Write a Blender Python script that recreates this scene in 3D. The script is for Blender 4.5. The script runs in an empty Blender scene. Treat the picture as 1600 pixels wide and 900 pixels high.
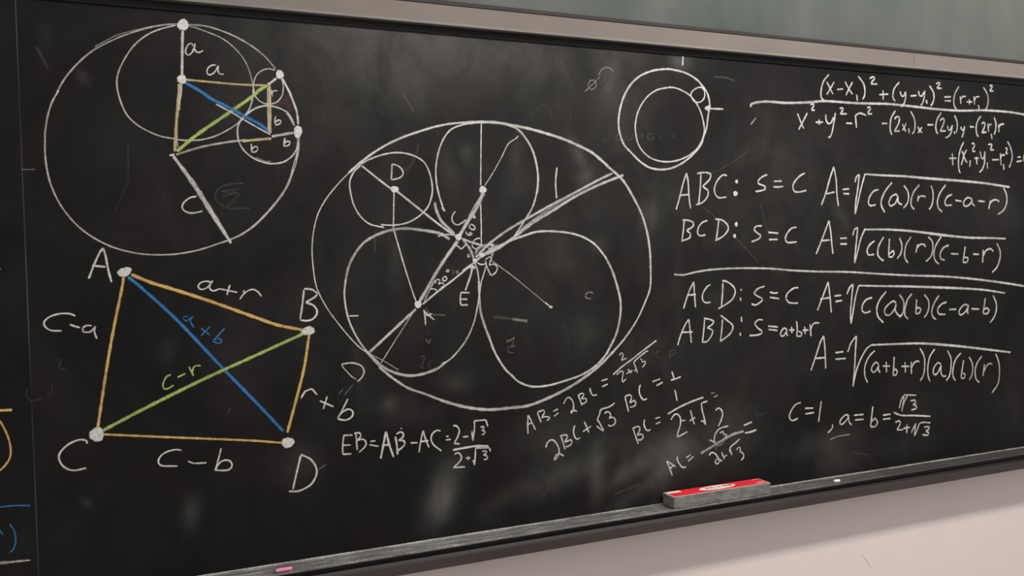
import bpy, bmesh, math, random
from mathutils import Vector, Matrix

random.seed(7)
S = bpy.context.scene
COL = S.collection

# ------------------------------------------------------------------ camera
# World: X runs along the chalkboard, -Y points from the board into the room, Z is up (metres).
cd = bpy.data.cameras.new('camera')
cam = bpy.data.objects.new('camera', cd)
COL.objects.link(cam)
R_, U_, B_ = [0.911374, -0.411212, -0.017373], [0.033351, 0.031714, 0.99894], [-0.410226, -0.910988, 0.042618]
m = Matrix.Identity(4)
for i in range(3):
    m[i][0], m[i][1], m[i][2] = R_[i], U_[i], B_[i]
m.translation = Vector([-0.88735, -1.97055, 1.5965])
cam.matrix_world = m
cd.sensor_width = 36.0
cd.lens = 36.0 * 1400 / 1600
cd.clip_start = 0.05
S.camera = cam

# ------------------------------------------------------------------ world, lamps, exposure
S.view_settings.view_transform = 'Standard'
S.view_settings.look = 'None'
S.view_settings.exposure = 0.0
S.view_settings.gamma = 1.0
S.view_settings.use_curve_mapping = False
w = bpy.data.worlds.new('room_light')
S.world = w
w.use_nodes = True
w.node_tree.nodes['Background'].inputs[0].default_value = (1.0, 0.985, 0.96, 1)
w.node_tree.nodes['Background'].inputs[1].default_value = 0.53

def area(name, loc, size, energy, color, target):
    ld = bpy.data.lights.new(name, 'AREA')
    ld.shape = 'RECTANGLE'
    ld.size, ld.size_y = size
    ld.energy = energy
    ld.color = color
    o = bpy.data.objects.new(name, ld)
    COL.objects.link(o)
    o.location = loc
    d = Vector(target) - Vector(loc)
    o.rotation_euler = d.to_track_quat('-Z', 'Y').to_euler()
    return o
# the row of fluorescent tubes on the ceiling in front of the board
area('ceiling_lamp', (1.25, -1.40, 3.40), (3.4, 0.22), 84, (1.0, 0.965, 0.93), (1.25, -0.2, 1.2))

# ------------------------------------------------------------------ materials
def new_mat(name):
    mt = bpy.data.materials.new(name)
    mt.use_nodes = True
    nt = mt.node_tree
    return mt, nt, nt.nodes['Principled BSDF']

def node(nt, typ, **kw):
    n = nt.nodes.new(typ)
    for k, v in kw.items():
        setattr(n, k, v)
    return n

def coords(nt, scale=(1, 1, 1)):
    tc = node(nt, 'ShaderNodeTexCoord')
    mp = node(nt, 'ShaderNodeMapping')
    mp.inputs['Scale'].default_value = scale
    nt.links.new(tc.outputs['Object'], mp.inputs['Vector'])
    return mp.outputs['Vector']

def noise(nt, vec, scale, detail=4, rough=0.55, dist=0.0):
    n = node(nt, 'ShaderNodeTexNoise')
    n.inputs['Scale'].default_value = scale
    n.inputs['Detail'].default_value = detail
    n.inputs['Roughness'].default_value = rough
    n.inputs['Distortion'].default_value = dist
    nt.links.new(vec, n.inputs['Vector'])
    return n.outputs['Fac']

def ramp(nt, fac, stops):
    r = node(nt, 'ShaderNodeValToRGB')
    el = r.color_ramp.elements
    while len(el) < len(stops):
        el.new(0.5)
    for e, (p, c) in zip(el, stops):
        e.position = p
        e.color = (c, c, c, 1) if not isinstance(c, tuple) else (*c, 1)
    nt.links.new(fac, r.inputs['Fac'])
    return r.outputs['Color']

def math_(nt, op, a, b):
    n = node(nt, 'ShaderNodeMath', operation=op)
    for i, v in enumerate((a, b)):
        if isinstance(v, (int, float)):
            n.inputs[i].default_value = v
        else:
            nt.links.new(v, n.inputs[i])
    return n.outputs[0]

def mixc(nt, fac, a, b):
    n = node(nt, 'ShaderNodeMix', data_type='RGBA')
    if isinstance(fac, (int, float)):
        n.inputs[0].default_value = fac
    else:
        nt.links.new(fac, n.inputs[0])
    for i, v in ((6, a), (7, b)):
        if isinstance(v, tuple):
            n.inputs[i].default_value = (*v, 1)
        else:
            nt.links.new(v, n.inputs[i])
    return n.outputs[2]

def plain(name, a, b, scale=40, rough=0.6, spec=0.3, stretch=(1, 1, 1), bump=0.0, metal=0.0):
    mt, nt, p = new_mat(name)
    v = coords(nt, stretch)
    f = noise(nt, v, scale)
    f2 = ramp(nt, f, [(0.3, 0.0), (0.7, 1.0)])
    nt.links.new(mixc(nt, f2, a, b), p.inputs['Base Color'])
    p.inputs['Roughness'].default_value = rough
    p.inputs['Specular IOR Level'].default_value = spec
    p.inputs['Metallic'].default_value = metal
    if bump:
        bn = node(nt, 'ShaderNodeBump')
        bn.inputs['Strength'].default_value = bump
        bn.inputs['Distance'].default_value = 0.001
        nt.links.new(f, bn.inputs['Height'])
        nt.links.new(bn.outputs[0], p.inputs['Normal'])
    return mt

def slate_material():
    mt, nt, p = new_mat('slate')
    at = node(nt, 'ShaderNodeAttribute', attribute_name='dust')
    d = at.outputs['Fac']
    v = coords(nt)
    big = ramp(nt, noise(nt, v, 3.2, 5, 0.6, 0.8), [(0.32, 0.0), (0.72, 1.0)])
    v2 = coords(nt, (1.0, 1.0, 0.75))
    wipe = ramp(nt, noise(nt, v2, 9, 5, 0.6, 0.9), [(0.28, 0.35), (0.72, 1.0)])
    fine = ramp(nt, noise(nt, v, 420, 2, 0.5), [(0.25, 0.55), (0.75, 1.0)])
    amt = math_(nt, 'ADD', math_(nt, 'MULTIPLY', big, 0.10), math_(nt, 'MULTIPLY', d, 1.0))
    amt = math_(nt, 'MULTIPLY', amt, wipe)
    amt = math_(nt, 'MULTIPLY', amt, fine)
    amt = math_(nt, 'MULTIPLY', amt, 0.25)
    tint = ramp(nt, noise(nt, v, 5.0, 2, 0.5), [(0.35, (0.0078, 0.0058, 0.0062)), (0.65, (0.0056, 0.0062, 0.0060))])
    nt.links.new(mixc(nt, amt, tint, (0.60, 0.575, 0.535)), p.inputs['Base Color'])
    p.inputs['Roughness'].default_value = 0.62
    p.inputs['Specular IOR Level'].default_value = 0.10
    return mt

def chalk_material(name, col):
    """Chalk on slate: grains of pigment that leave the board showing between them."""
    mt, nt, p = new_mat(name)
    at = node(nt, 'ShaderNodeAttribute', attribute_name='chalk_cover')
    v = coords(nt)
    g1 = noise(nt, v, 900, 2, 0.6)
    g2 = noise(nt, v, 190, 3, 0.6)
    g = math_(nt, 'ADD', math_(nt, 'MULTIPLY', g1, 0.5), math_(nt, 'MULTIPLY', g2, 0.5))
    g = math_(nt, 'MULTIPLY', math_(nt, 'SUBTRACT', g, 0.5), 2.6)
    fade = math_(nt, 'MINIMUM', math_(nt, 'DIVIDE', at.outputs['Fac'], 0.62), 1.0)
    a = math_(nt, 'MULTIPLY', math_(nt, 'MULTIPLY', at.outputs['Fac'], fade), math_(nt, 'ADD', 1.0, g))
    n = nt.nodes[-1]
    n.use_clamp = True
    p.inputs['Base Color'].default_value = (*col, 1)
    p.inputs['Roughness'].default_value = 0.95
    p.inputs['Specular IOR Level'].default_value = 0.1
    nt.links.new(a, p.inputs['Alpha'])
    return mt

def tray_material():
    mt, nt, p = new_mat('dusty_tray_metal')
    v = coords(nt, (0.12, 1.0, 1.0))
    streak = ramp(nt, noise(nt, v, 130, 4, 0.65), [(0.36, 0.30), (0.66, 1.0)])
    v1 = coords(nt)
    patch = ramp(nt, noise(nt, v1, 5.0, 4, 0.6), [(0.30, 0.40), (0.60, 1.0)])
    grain = ramp(nt, noise(nt, v1, 500, 2, 0.6), [(0.58, 0.0), (0.66, 1.0)])
    at = node(nt, 'ShaderNodeAttribute', attribute_name='dust')
    a = math_(nt, 'MULTIPLY', math_(nt, 'MULTIPLY', streak, patch), at.outputs['Fac'])
    c = mixc(nt, math_(nt, 'MULTIPLY', a, 0.36), (0.030, 0.025, 0.026), (0.60, 0.56, 0.54))
    c = mixc(nt, math_(nt, 'MULTIPLY', math_(nt, 'MULTIPLY', grain, a), 0.7), c, (0.85, 0.82, 0.80))
    nt.links.new(c, p.inputs['Base Color'])
    p.inputs['Roughness'].default_value = 0.7
    p.inputs['Specular IOR Level'].default_value = 0.25
    return mt

M = dict(
    slate=slate_material(),
    W=chalk_material('white_chalk', (0.74, 0.695, 0.67)),
    Y=chalk_material('yellow_chalk', (0.70, 0.45, 0.15)),
    B=chalk_material('blue_chalk', (0.045, 0.195, 0.46)),
    L=chalk_material('pale_yellow_chalk', (0.60, 0.455, 0.23)),
    G=chalk_material('green_chalk', (0.43, 0.53, 0.15)),
    R=chalk_material('pink_chalk_dust', (0.55, 0.16, 0.22)),
    tray=tray_material(),
    black=plain('black_trim_and_shade', (0.008, 0.007, 0.007), (0.012, 0.010, 0.010), 60, 0.45, 0.25),
    bronze=plain('dark_bronze_metal', (0.044, 0.034, 0.031), (0.060, 0.047, 0.043), 18, 0.5, 0.3, (0.2, 1, 1)),
    channel=plain('brown_rail_channel', (0.024, 0.020, 0.016), (0.036, 0.030, 0.025), 20, 0.55, 0.25, (0.2, 1, 1)),
    lip=plain('grey_rail_lip', (0.16, 0.142, 0.126), (0.22, 0.20, 0.18), 30, 0.45, 0.4, (0.2, 1, 1)),
    cork=plain('beige_tack_strip', (0.175, 0.152, 0.134), (0.205, 0.178, 0.158), 9, 0.8, 0.2, (0.6, 1, 1)),
    joint=plain('joint_metal', (0.010, 0.009, 0.009), (0.060, 0.056, 0.053), 9, 0.6, 0.2, (1, 1, 0.6)),
    wall=plain('white_painted_wall', (0.82, 0.705, 0.69), (0.84, 0.735, 0.71), 5, 0.75, 0.2),
    wall_top=plain('grey_green_wall', (0.050, 0.066, 0.056), (0.122, 0.128, 0.114), 2.6, 0.7, 0.25, (1, 1, 0.6)),
    floor=plain('vinyl_floor', (0.30, 0.28, 0.26), (0.36, 0.34, 0.31), 12, 0.5, 0.3),
    scuff=plain('grey_scuff', (0.34, 0.30, 0.29), (0.40, 0.36, 0.34), 40, 0.8, 0.1),
    felt=plain('dusty_grey_felt', (0.13, 0.12, 0.115), (0.29, 0.275, 0.255), 90, 0.98, 0.05, (0.35, 1, 1), 0.6),
    felt_rim=plain('pale_felt_edge', (0.36, 0.32, 0.29), (0.46, 0.41, 0.37), 60, 0.95, 0.05),
    red=plain('red_label_paper', (0.72, 0.020, 0.040), (0.78, 0.030, 0.050), 30, 0.5, 0.3),
    cream=plain('cream_label_paper', (0.80, 0.74, 0.64), (0.84, 0.79, 0.70), 30, 0.6, 0.2),
    ink=plain('black_ink', (0.02, 0.02, 0.02), (0.03, 0.03, 0.028), 30, 0.6, 0.2),
    pinkstick=plain('pink_chalk_stick', (0.80, 0.22, 0.33), (0.86, 0.34, 0.43), 200, 0.9, 0.1),
    whitestick=plain('white_chalk_stick', (0.86, 0.83, 0.82), (0.90, 0.88, 0.87), 200, 0.9, 0.1),
)

# ------------------------------------------------------------------ mesh helpers
def link(name, verts, faces, mat, parent=None, base=(0, 0, 0), attr=None, smooth=False):
    """One mesh object; verts are world positions, base is the world position of its top-level thing."""
    me = bpy.data.meshes.new(name)
    b = Vector(base)
    me.from_pydata([tuple(Vector(v) - b) for v in verts], [], faces)
    me.update()
    if attr:
        for an, vals in attr.items():
            a = me.attributes.new(an, 'FLOAT', 'POINT')
            a.data.foreach_set('value', vals)
    me.materials.append(mat)
    if smooth:
        for p in me.polygons:
            p.use_smooth = True
    o = bpy.data.objects.new(name, me)
    COL.objects.link(o)
    if parent:
        o.parent = parent
    else:
        o.location = b
    return o

def thing(name, label, cat, loc, group=None):
    o = bpy.data.objects.new(name, None)
    COL.objects.link(o)
    o.location = loc
    o.empty_display_size = 0.05
    o['label'] = label
    o['category'] = cat
    if group:
        o['group'] = group
    return o

def box(x0, x1, y0, y1, z0, z1):
    v = [(x, y, z) for x in (x0, x1) for y in (y0, y1) for z in (z0, z1)]
    f = [(0, 1, 3, 2), (4, 6, 7, 5), (0, 4, 5, 1), (2, 3, 7, 6), (0, 2, 6, 4), (1, 5, 7, 3)]
    return v, f

def profile(pts, x0, x1, nx=1):
    """Extrude a closed (y, z) outline along X."""
    v, f = [], []
    n = len(pts)
    for i in range(nx + 1):
        x = x0 + (x1 - x0) * i / nx
        v += [(x, y, z) for y, z in pts]
    for i in range(nx):
        for k in range(n):
            a, b = i * n + k, i * n + (k + 1) % n
            f.append((a, b, b + n, a + n))
    f.append(tuple(range(n))[::-1])
    f.append(tuple(range(nx * n, nx * n + n)))
    return v, f

def fix_normals(o):
    bm = bmesh.new()
    bm.from_mesh(o.data)
    bmesh.ops.recalc_face_normals(bm, faces=bm.faces)
    bm.to_mesh(o.data)
    bm.free()
    return o

def structure(name, vf, mat):
    o = fix_normals(link(name, vf[0], vf[1], mat))
    o['kind'] = 'structure'
    return o

XL, XR = -3.0, 3.6
XJ = -1.0318            # seam between the two chalkboards
ZT, ZR = 0.92, 2.112    # chalk tray top, bottom of the rail

# ------------------------------------------------------------------ setting
structure('floor', box(-4.5, 5.5, -4.5, 0.12, -0.1, 0.0), M['floor'])
wb = structure('wall_back', box(-4.5, 5.5, 0.02, 0.12, 0.0, 2.14), M['wall'])
structure('wall_top', box(-4.5, 5.5, 0.012, 0.12, 2.14, 3.7), M['wall_top'])
v, f = [], []
pts = [(1.1422, 0.667), (1.152, 0.654), (1.163, 0.643), (1.172, 0.630), (1.1806, 0.620)]
for i, (x, z) in enumerate(pts):
    wd = 0.0009 if 0 < i < 4 else 0.0004
    v += [(x - wd, 0.0199, z), (x, 0.0194, z), (x + wd, 0.0199, z)]
for i in range(len(pts) - 1):
    a = i * 3
    f += [(a, a + 1, a + 4, a + 3), (a + 1, a + 2, a + 5, a + 4)]
sc = link('scuff_mark', v, f, M['scuff'], wb)
sc['label'] = 'thin grey scuff on the white wall'

# ------------------------------------------------------------------ chalk data
# Chalk strokes on the board in tenths of a millimetre: (colour, widths, density, points)
# and dots (colour, density, x, z, radius x, radius z, turn); grouped per drawing, then per piece.
CHALK = [
 ('main', 'circle_diagram', 'white chalk circle diagram with coloured inner lines', [
  ('', [
   ('W',[40],0.54,'-9667,19193 -9519,19466 -9307,19746 -9031,20023 -8771,20199 -8493,20357 -8212,20485 -7912,20598 -7677,20660 -7439,20699 -7163,20710 -6870,20708 -6592,20650 -6311,20555 -6064,20437 -5815,20280 -5619,20109 -5458,19915'),
   ('W',[24],0.45,'-8965,20123 -8770,20251 -8573,20375 -8310,20480 -8079,20556 -7878,20618'),
   ('W',[55],0.72,'-5333,19735 -5191,19462 -5104,19238 -5034,19014 -5013,18750'),
   ('W',[75, 57, 46],0.75,'-5014,18503 -5045,18141 -5143,17796 -5081,17990 -5266,17469 -5515,17089 -5964,16609 -6300,16374 -6694,16209'),
   ('W',[39],0.6,'-6531,16275 -7113,16082 -7585,15997 -8045,15992 -8345,16030 -8728,16139 -9072,16320 -9351,16544 -9569,16812 -9728,17094 -9855,17466 -9910,17869 -9913,18178 -9909,18174 -9902,18378 -9844,18722 -9758,18998 -9635,19227'),
   ], []),
  ('chalk_circle', [
   ('W',[38],0.6,'-7440,20677 -7712,20583 -7932,20476 -8136,20319 -8289,20149 -8426,19928 -8530,19711 -8586,19498 -8577,19271 -8506,18993 -8414,18795 -8240,18617 -8029,18492 -7799,18403 -7580,18366 -7442,18343 -7219,18337 -6976,18369 -6728,18450 -6476,18588 -6294,18715 -6146,18870 -6032,19042 -5963,19249 -5939,19455'),
   ('W',[34],0.5,'-5939,19438 -5961,19641 -6026,19896 -6145,20127 -6353,20350 -6561,20489 -6804,20578 -7062,20656 -7198,20680'),
   ], []),
  ('chalk_circle', [
   ('W',[34],0.65,'-5472,19892 -5602,19914 -5734,19874 -5855,19771 -5917,19635 -5928,19515 -5903,19324 -5800,19210 -5683,19167 -5564,19173 -5443,19228 -5343,19355 -5309,19526 -5323,19647 -5356,19742'),
   ], []),
  ('chalk_circle', [
   ('W',[43],0.68,'-5099,18727 -5151,18876 -5242,19004 -5389,19082 -5555,19121 -5720,19122 -5886,19067 -6016,18987 -6146,18870 -6258,18717 -6289,18568 -6276,18402 -6218,18237 -6096,18092 -5936,17985 -5736,17915 -5552,17900 -5346,17943 -5174,18061 -5076,18197 -5024,18369'),
   ('W',[68],0.6,'-5260,19000 -5188,18912 -5107,18755'),
   ('W',[27],0.4,'-5606,17946 -5754,17952 -5934,18031'),
   ('W',[67],0.35,'-5812,19112 -5997,19016 -6146,18879 -6239,18764'),
   ], []),
  ('chalk_line', [
   ('W',[64],0.72,'-7314,20590 -7332,20221 -7355,19645'),
   ], []),
  ('chalk_line', [
   ('L',[52],0.75,'-7275,19579 -6800,19562 -6270,19545 -5653,19557'),
   ], []),
  ('chalk_line', [
   ('W',[51],0.6,'-7368,19501 -7386,19320 -7417,19137 -7440,18938'),
   ('W',[38],0.5,'-7494,18756 -7492,18468 -7484,18180'),
   ('L',[70],0.8,'-7406,19499 -7423,19318 -7458,19009 -7497,18648 -7543,18097'),
   ], []),
  ('chalk_line', [
   ('G',[79],0.8,'-7500,18107 -7094,18464 -6466,18929 -5915,19345 -5821,19445 -5634,19564'),
   ], []),
  ('chalk_line', [
   ('W',[40],0.7,'-6708,19110 -6377,18942 -6112,18788 -5844,18641 -5609,18515'),
   ('B',[79],0.85,'-7303,19523 -6981,19343 -6810,19223 -6339,18999 -6110,18871 -5823,18726 -5598,18557'),
   ], []),
  ('chalk_line', [
   ('W',[35],0.65,'-5637,19519 -5647,19169 -5648,18565'),
   ('L',[62],0.85,'-5601,19558 -5601,19051 -5615,18542'),
   ], []),
  ('chalk_line', [
   ('W',[52],0.55,'-7519,18038 -7015,18212 -6484,18330 -6124,18385'),
   ('L',[67],0.8,'-6197,18358 -5906,18396 -5592,18435'),
   ], []),
  ('chalk_line', [
   ('W',[68],0.75,'-5582,18479 -5348,18528 -5122,18575'),
   ], []),
  ('chalk_line', [
   ('W',[54],0.75,'-5445,19725 -5587,19608'),
   ], []),
  ('chalk_line', [
   ('W',[65, 117, 117, 65],0.78,'-7578,18009 -7197,17442 -6837,16813 -6484,16200'),
   ('W',[51],0.8,'-7645,18017 -7552,18039'),
   ], []),
  ('chalk_dot', [
   ], [('W',0.85,-7304,20693,103,118,-30.0),]),
  ('chalk_dot', [
   ], [('W',0.85,-7360,19582,89,94,-0.0),]),
  ('chalk_dot', [
   ], [('W',0.85,-5378,19808,82,94,-0.0),]),
  ('chalk_dot', [
   ], [('W',0.7,-5606,19592,37,34,-0.0),]),
  ('chalk_dot', [
   ], [('W',0.85,-5027,18601,87,133,-10.0),]),
  ('chalk_letter', [
   ('W',[38],0.7,'-7125,20282 -7149,20334 -7201,20312 -7255,20227 -7267,20118 -7217,20077 -7146,20145 -7090,20275 -7085,20339 -7100,20239 -7068,20169 -7008,20155 -6929,20197'),
   ], []),
  ('chalk_letter', [
   ('W',[36],0.7,'-6684,19906 -6719,19922 -6808,19880 -6862,19804 -6856,19731 -6813,19707 -6724,19758 -6650,19872 -6631,19914 -6644,19800 -6619,19737 -6531,19739'),
   ], []),
  ('chalk_letter', [
   ('W',[41],0.7,'-5567,19475 -5557,19403 -5548,19319'),
   ('W',[41],0.7,'-5558,19379 -5520,19446 -5436,19458'),
   ], []),
  ('chalk_letter', [
   ('W',[41],0.75,'-5490,18918 -5507,18823 -5510,18748 -5490,18796 -5414,18842 -5374,18806 -5417,18748 -5510,18725'),
   ], []),
  ('chalk_letter', [
   ('W',[41],0.75,'-5303,18464 -5325,18359 -5340,18283 -5306,18360 -5230,18397 -5194,18354 -5242,18296 -5346,18279'),
   ], []),
  ('chalk_letter', [
   ('W',[40],0.72,'-6017,18309 -6011,18225 -6018,18150 -5974,18235 -5901,18256 -5875,18201 -5931,18140 -6022,18137'),
   ], []),
  ('chalk_letter', [
   ('W',[41],0.75,'-7142,17184 -7269,17160 -7397,17060 -7437,16961 -7387,16879 -7247,16840 -7041,16880'),
   ], []),
  ('pink_chalk_smear', [
   ('R',[123],0.22,'-5231,19382 -5208,19195 -5166,19008'),
   ('R',[122],0.22,'-5535,19169 -5367,19205'),
   ('R',[123],0.22,'-5308,19302 -5275,19135'),
   ], []),
 ]),
 ('main', 'quadrilateral_diagram', 'coloured chalk quadrilateral with corners marked A, B, C and D', [
  ('', [
   ('Y',[79],0.85,'-8449,15601 -8064,15417 -7761,15309 -6987,15015 -6021,14610 -5589,14434 -5044,14294'),
   ], []),
  ('chalk_line', [
   ('Y',[64],0.82,'-8593,15556 -8623,15363 -8794,14595 -8952,13797 -9171,12521'),
   ], []),
  ('chalk_line', [
   ('B',[76],0.85,'-8510,15554 -8263,15319 -7627,14652 -6709,13540 -6073,12787 -5518,12109'),
   ], []),
  ('chalk_line', [
   ('G',[79],0.8,'-9085,12474 -8298,12848 -7197,13339 -6044,13803 -5046,14203'),
   ], []),
  ('chalk_line', [
   ('Y',[73],0.82,'-4900,14188 -5031,13456 -5224,12767 -5433,12065'),
   ], []),
  ('chalk_line', [
   ('Y',[53],0.82,'-9087,12403 -8012,12241 -7075,12105 -6097,11959 -5542,11855'),
   ], []),
  ('chalk_dot', [
   ], [('W',0.8,-8572,15653,136,90,20.0),]),
  ('chalk_dot', [
   ], [('W',0.8,-4922,14266,147,95,8.0),]),
  ('chalk_dot', [
   ], [('W',0.85,-9189,12410,131,142,-0.0),]),
  ('chalk_dot', [
   ], [('W',0.85,-5425,11850,135,112,-0.0),]),
  ('chalk_letter', [
   ('W',[49],0.78,'-9228,15542 -9117,15826 -9008,16064 -8947,16142 -8909,15982 -8873,15725 -8818,15450'),
   ('W',[49],0.78,'-9162,15796 -8916,15764'),
   ], []),
  ('chalk_letter', [
   ('W',[50],0.78,'-4985,15175 -5028,14861 -5089,14521'),
   ('W',[50],0.78,'-4984,15192 -4811,15169 -4690,15076 -4745,15008 -4958,14893 -4785,14816 -4712,14672 -4793,14535 -4934,14489 -5090,14514'),
   ], []),
  ('chalk_letter', [
   ('W',[44],0.78,'-9369,12245 -9381,12310 -9495,12335 -9669,12283 -9815,12170 -9881,12050 -9853,11903 -9771,11798 -9631,11733 -9400,11754'),
   ], []),
  ('chalk_letter', [
   ('W',[50],0.75,'-5153,11541 -5250,11181 -5347,10803'),
   ('W',[51],0.75,'-5153,11559 -4946,11430 -4828,11238 -4822,11076 -4925,10892 -5068,10803 -5244,10754 -5434,10779'),
   ], []),
  ('chalk_tick', [
   ('W',[29],0.3,'-4777,11178 -4614,11267'),
   ], []),
  ('chalk_letter', [
   ('W',[40],0.78,'-9491,14805 -9580,14850 -9750,14864 -9948,14810 -10049,14705 -10025,14610 -9929,14542 -9747,14523'),
   ], []),
  ('minus_sign', [
   ('W',[41],0.78,'-9602,14642 -9504,14599 -9419,14569'),
   ], []),
  ('chalk_letter', [
   ('W',[41],0.78,'-9202,14599 -9303,14605 -9376,14560 -9365,14480 -9250,14474 -9160,14549 -9139,14587 -9163,14485 -9124,14329'),
   ], []),
  ('chalk_letter', [
   ('W',[39],0.8,'-6911,15395 -7006,15418 -7102,15401 -7161,15352 -7172,15303 -7116,15251 -7040,15263 -6971,15306 -6912,15385 -6881,15429'),
   ('W',[39],0.8,'-6926,15375 -6948,15295 -6916,15224 -6849,15216 -6742,15256'),
   ], []),
  ('plus_sign', [
   ('W',[40],0.8,'-6737,15250 -6569,15207 -6394,15165'),
   ('W',[40],0.8,'-6536,15332 -6568,15232 -6606,15111'),
   ], []),
  ('chalk_letter', [
   ('W',[40],0.8,'-6250,15211 -6262,15140'),
   ('W',[40],0.8,'-6344,15015 -6267,15119 -6156,15197 -6056,15214 -5968,15160 -5891,15059'),
   ], []),
  ('chalk_letter', [
   ('B',[39],0.75,'-7392,14691 -7470,14711 -7487,14646 -7426,14609 -7330,14671 -7288,14693 -7348,14606 -7283,14459'),
   ], []),
  ('plus_sign', [
   ('B',[39],0.75,'-7147,14445 -6977,14295'),
   ('B',[39],0.75,'-6965,14469 -7152,14278'),
   ], []),
  ('chalk_letter', [
   ('B',[40],0.75,'-6667,14420 -6817,14259 -6917,14146 -6790,14102 -6730,14159 -6818,14218 -6868,14167'),
   ], []),
  ('chalk_letter', [
   ('G',[41],0.8,'-7756,13515 -7850,13472 -7916,13344 -7925,13246 -7858,13217 -7717,13286'),
   ], []),
  ('minus_sign', [
   ('G',[41],0.8,'-7634,13446 -7482,13512'),
   ], []),
  ('chalk_letter', [
   ('G',[42],0.8,'-7408,13657 -7364,13553 -7320,13449'),
   ('G',[42],0.8,'-7350,13519 -7298,13649 -7171,13657'),
   ], []),
  ('chalk_letter', [
   ('W',[41],0.78,'-7604,11914 -7712,11943 -7899,11913 -8025,11827 -8060,11714 -8001,11641 -7692,11595'),
   ], []),
  ('minus_sign', [
   ('W',[42],0.78,'-7485,11675 -7376,11619 -7122,11600'),
   ], []),
  ('chalk_letter', [
   ('W',[42],0.78,'-6817,11880 -6861,11714 -6951,11400'),
   ('W',[43],0.78,'-6951,11417 -6916,11498 -6800,11604 -6653,11588 -6608,11479 -6675,11401 -6822,11401 -6951,11427'),
   ], []),
  ('chalk_letter', [
   ('W',[45],0.78,'-5017,12961 -5119,12786'),
   ('W',[45],0.78,'-5101,12827 -5011,12943 -4869,12985 -4761,12841'),
   ], []),
  ('plus_sign', [
   ('W',[46],0.78,'-4708,12705 -4402,12546'),
   ('W',[46],0.78,'-4538,12798 -4635,12510'),
   ], []),
  ('chalk_letter', [
   ('W',[46],0.78,'-4073,12705 -4206,12464 -4319,12277 -4208,12410 -4061,12462 -3972,12389 -4000,12283 -4140,12224 -4319,12266'),
   ], []),
 ]),
 ('main', 'packed_circles_diagram', 'large white chalk circle with four smaller circles packed inside', [
  ('', [
   ('W',[60],0.75,'-3931,17733 -3665,17963 -3336,18208 -2983,18416 -2606,18588 -2202,18733 -1879,18837 -1875,18837 -1548,18911 -1218,18956'),
   ('W',[82],0.8,'-1218,18950 -727,18991 -319,18994 72,18947 492,18890 966,18791 1448,18669 1815,18540 2259,18354 2716,18025'),
   ('W',[75],0.78,'2624,18083 3133,17690 3413,17307 3695,16817 3859,16322 3935,15825 3945,15410'),
   ('W',[57],0.7,'3951,15493 3924,14912 3763,14544 3514,14099 3124,13625 2740,13278'),
   ('W',[86],0.75,'2835,13354 2361,12977 1942,12723 1484,12497 901,12285 374,12152 -55,12139 -686,12149 -1300,12272 -1897,12483'),
   ('W',[69],0.72,'-1779,12436 -2286,12666 -2670,12827 -3044,13096 -3339,13355'),
   ('W',[44],0.5,'-3302,13335 -3519,13586 -3645,13739'),
   ('W',[34],0.7,'-3627,13720 -3753,13807 -3949,14010 -4229,14365 -4504,14769 -4705,15200 -4771,15624 -4786,16080 -4733,16499 -4626,16849 -4441,17165 -4174,17486 -3931,17733'),
   ], []),
  ('chalk_circle', [
   ('W',[43],0.72,'-3647,17915 -3790,17785 -3894,17607 -3918,17450 -3893,17255 -3836,17028 -3697,16779 -3482,16599 -3150,16518'),
   ('W',[45],0.72,'-3223,16580 -2886,16571 -2581,16632 -2309,16778 -2091,16999 -1987,17295 -1989,17553 -2053,17809 -2165,18008 -2355,18132 -2621,18204 -2885,18208 -3185,18145 -3483,18030 -3669,17919'),
   ], []),
  ('chalk_circle', [
   ('W',[46],0.72,'-727,18987 -1153,18917 -1463,18803 -1641,18623 -1777,18354 -1860,18047 -1887,17783 -1871,17518 -1823,17275 -1793,17171 -1732,16987'),
   ('W',[65],0.74,'-90,18972 233,18848 486,18572 623,18321 701,18046 744,17770 740,17534 700,17298'),
   ('W',[49],0.72,'679,18212 737,17826 733,17593 684,17282 570,16971 328,16623 65,16258'),
   ('W',[61],0.72,'-1754,16997 -1685,16881'),
   ], []),
  ('chalk_circle', [
   ('W',[89, 74, 65],0.66,'-1577,16237 -1811,16370 -2201,16447 -2661,16494 -2926,16470 -3153,16417 -3378,16329 -3639,16170 -3865,15888 -3999,15605 -4080,15251'),
   ('W',[49],0.72,'-4052,15392 -4097,15037 -4043,14588 -3942,14279 -3768,13945 -3519,13604'),
   ('W',[78],0.72,'-3626,13738 -3264,13368 -2966,13201 -2625,13109 -2276,13132 -1920,13237 -1759,13358'),
   ('W',[47],0.66,'-1799,13323 -1557,13476 -1226,13835 -1015,14241 -904,14655 -844,14983 -861,15256 -900,15529 -965,15679'),
   ('W',[78],0.62,'-954,15647 -1006,15847 -1081,16014 -1233,16214'),
   ], []),
  ('chalk_circle', [
   ('W',[35],0.65,'-685,15524 -793,15233 -845,14920'),
   ('W',[73],0.72,'-861,15256 -857,14899 -846,14647 -810,14414 -714,14115 -605,13834 -529,13618'),
   ('W',[60],0.74,'-552,13661 -411,13382 -207,13078 -41,12918 127,12761 469,12617 906,12602 1397,12684 1898,12807 2315,13021 2646,13325'),
   ('W',[77],0.75,'2599,13279 2888,13761 3013,14206 3033,14574 2953,14945 2794,15397 2589,15767'),
   ('W',[60],0.75,'2635,15705 2316,16054 1953,16258 1548,16361 1061,16404 668,16388 322,16294 22,16200 -122,16148 -401,16025 -655,15903'),
   ], []),
  ('chalk_line', [
   ('W',[52],0.75,'-3627,17896 -3269,17617 -2967,17393'),
   ('W',[55],0.75,'-2830,17341 -2191,16852 -1691,16480 -1416,16310'),
   ], []),
  ('chalk_line', [
   ('W',[38],0.75,'-2898,17322 -2933,16488'),
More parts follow.
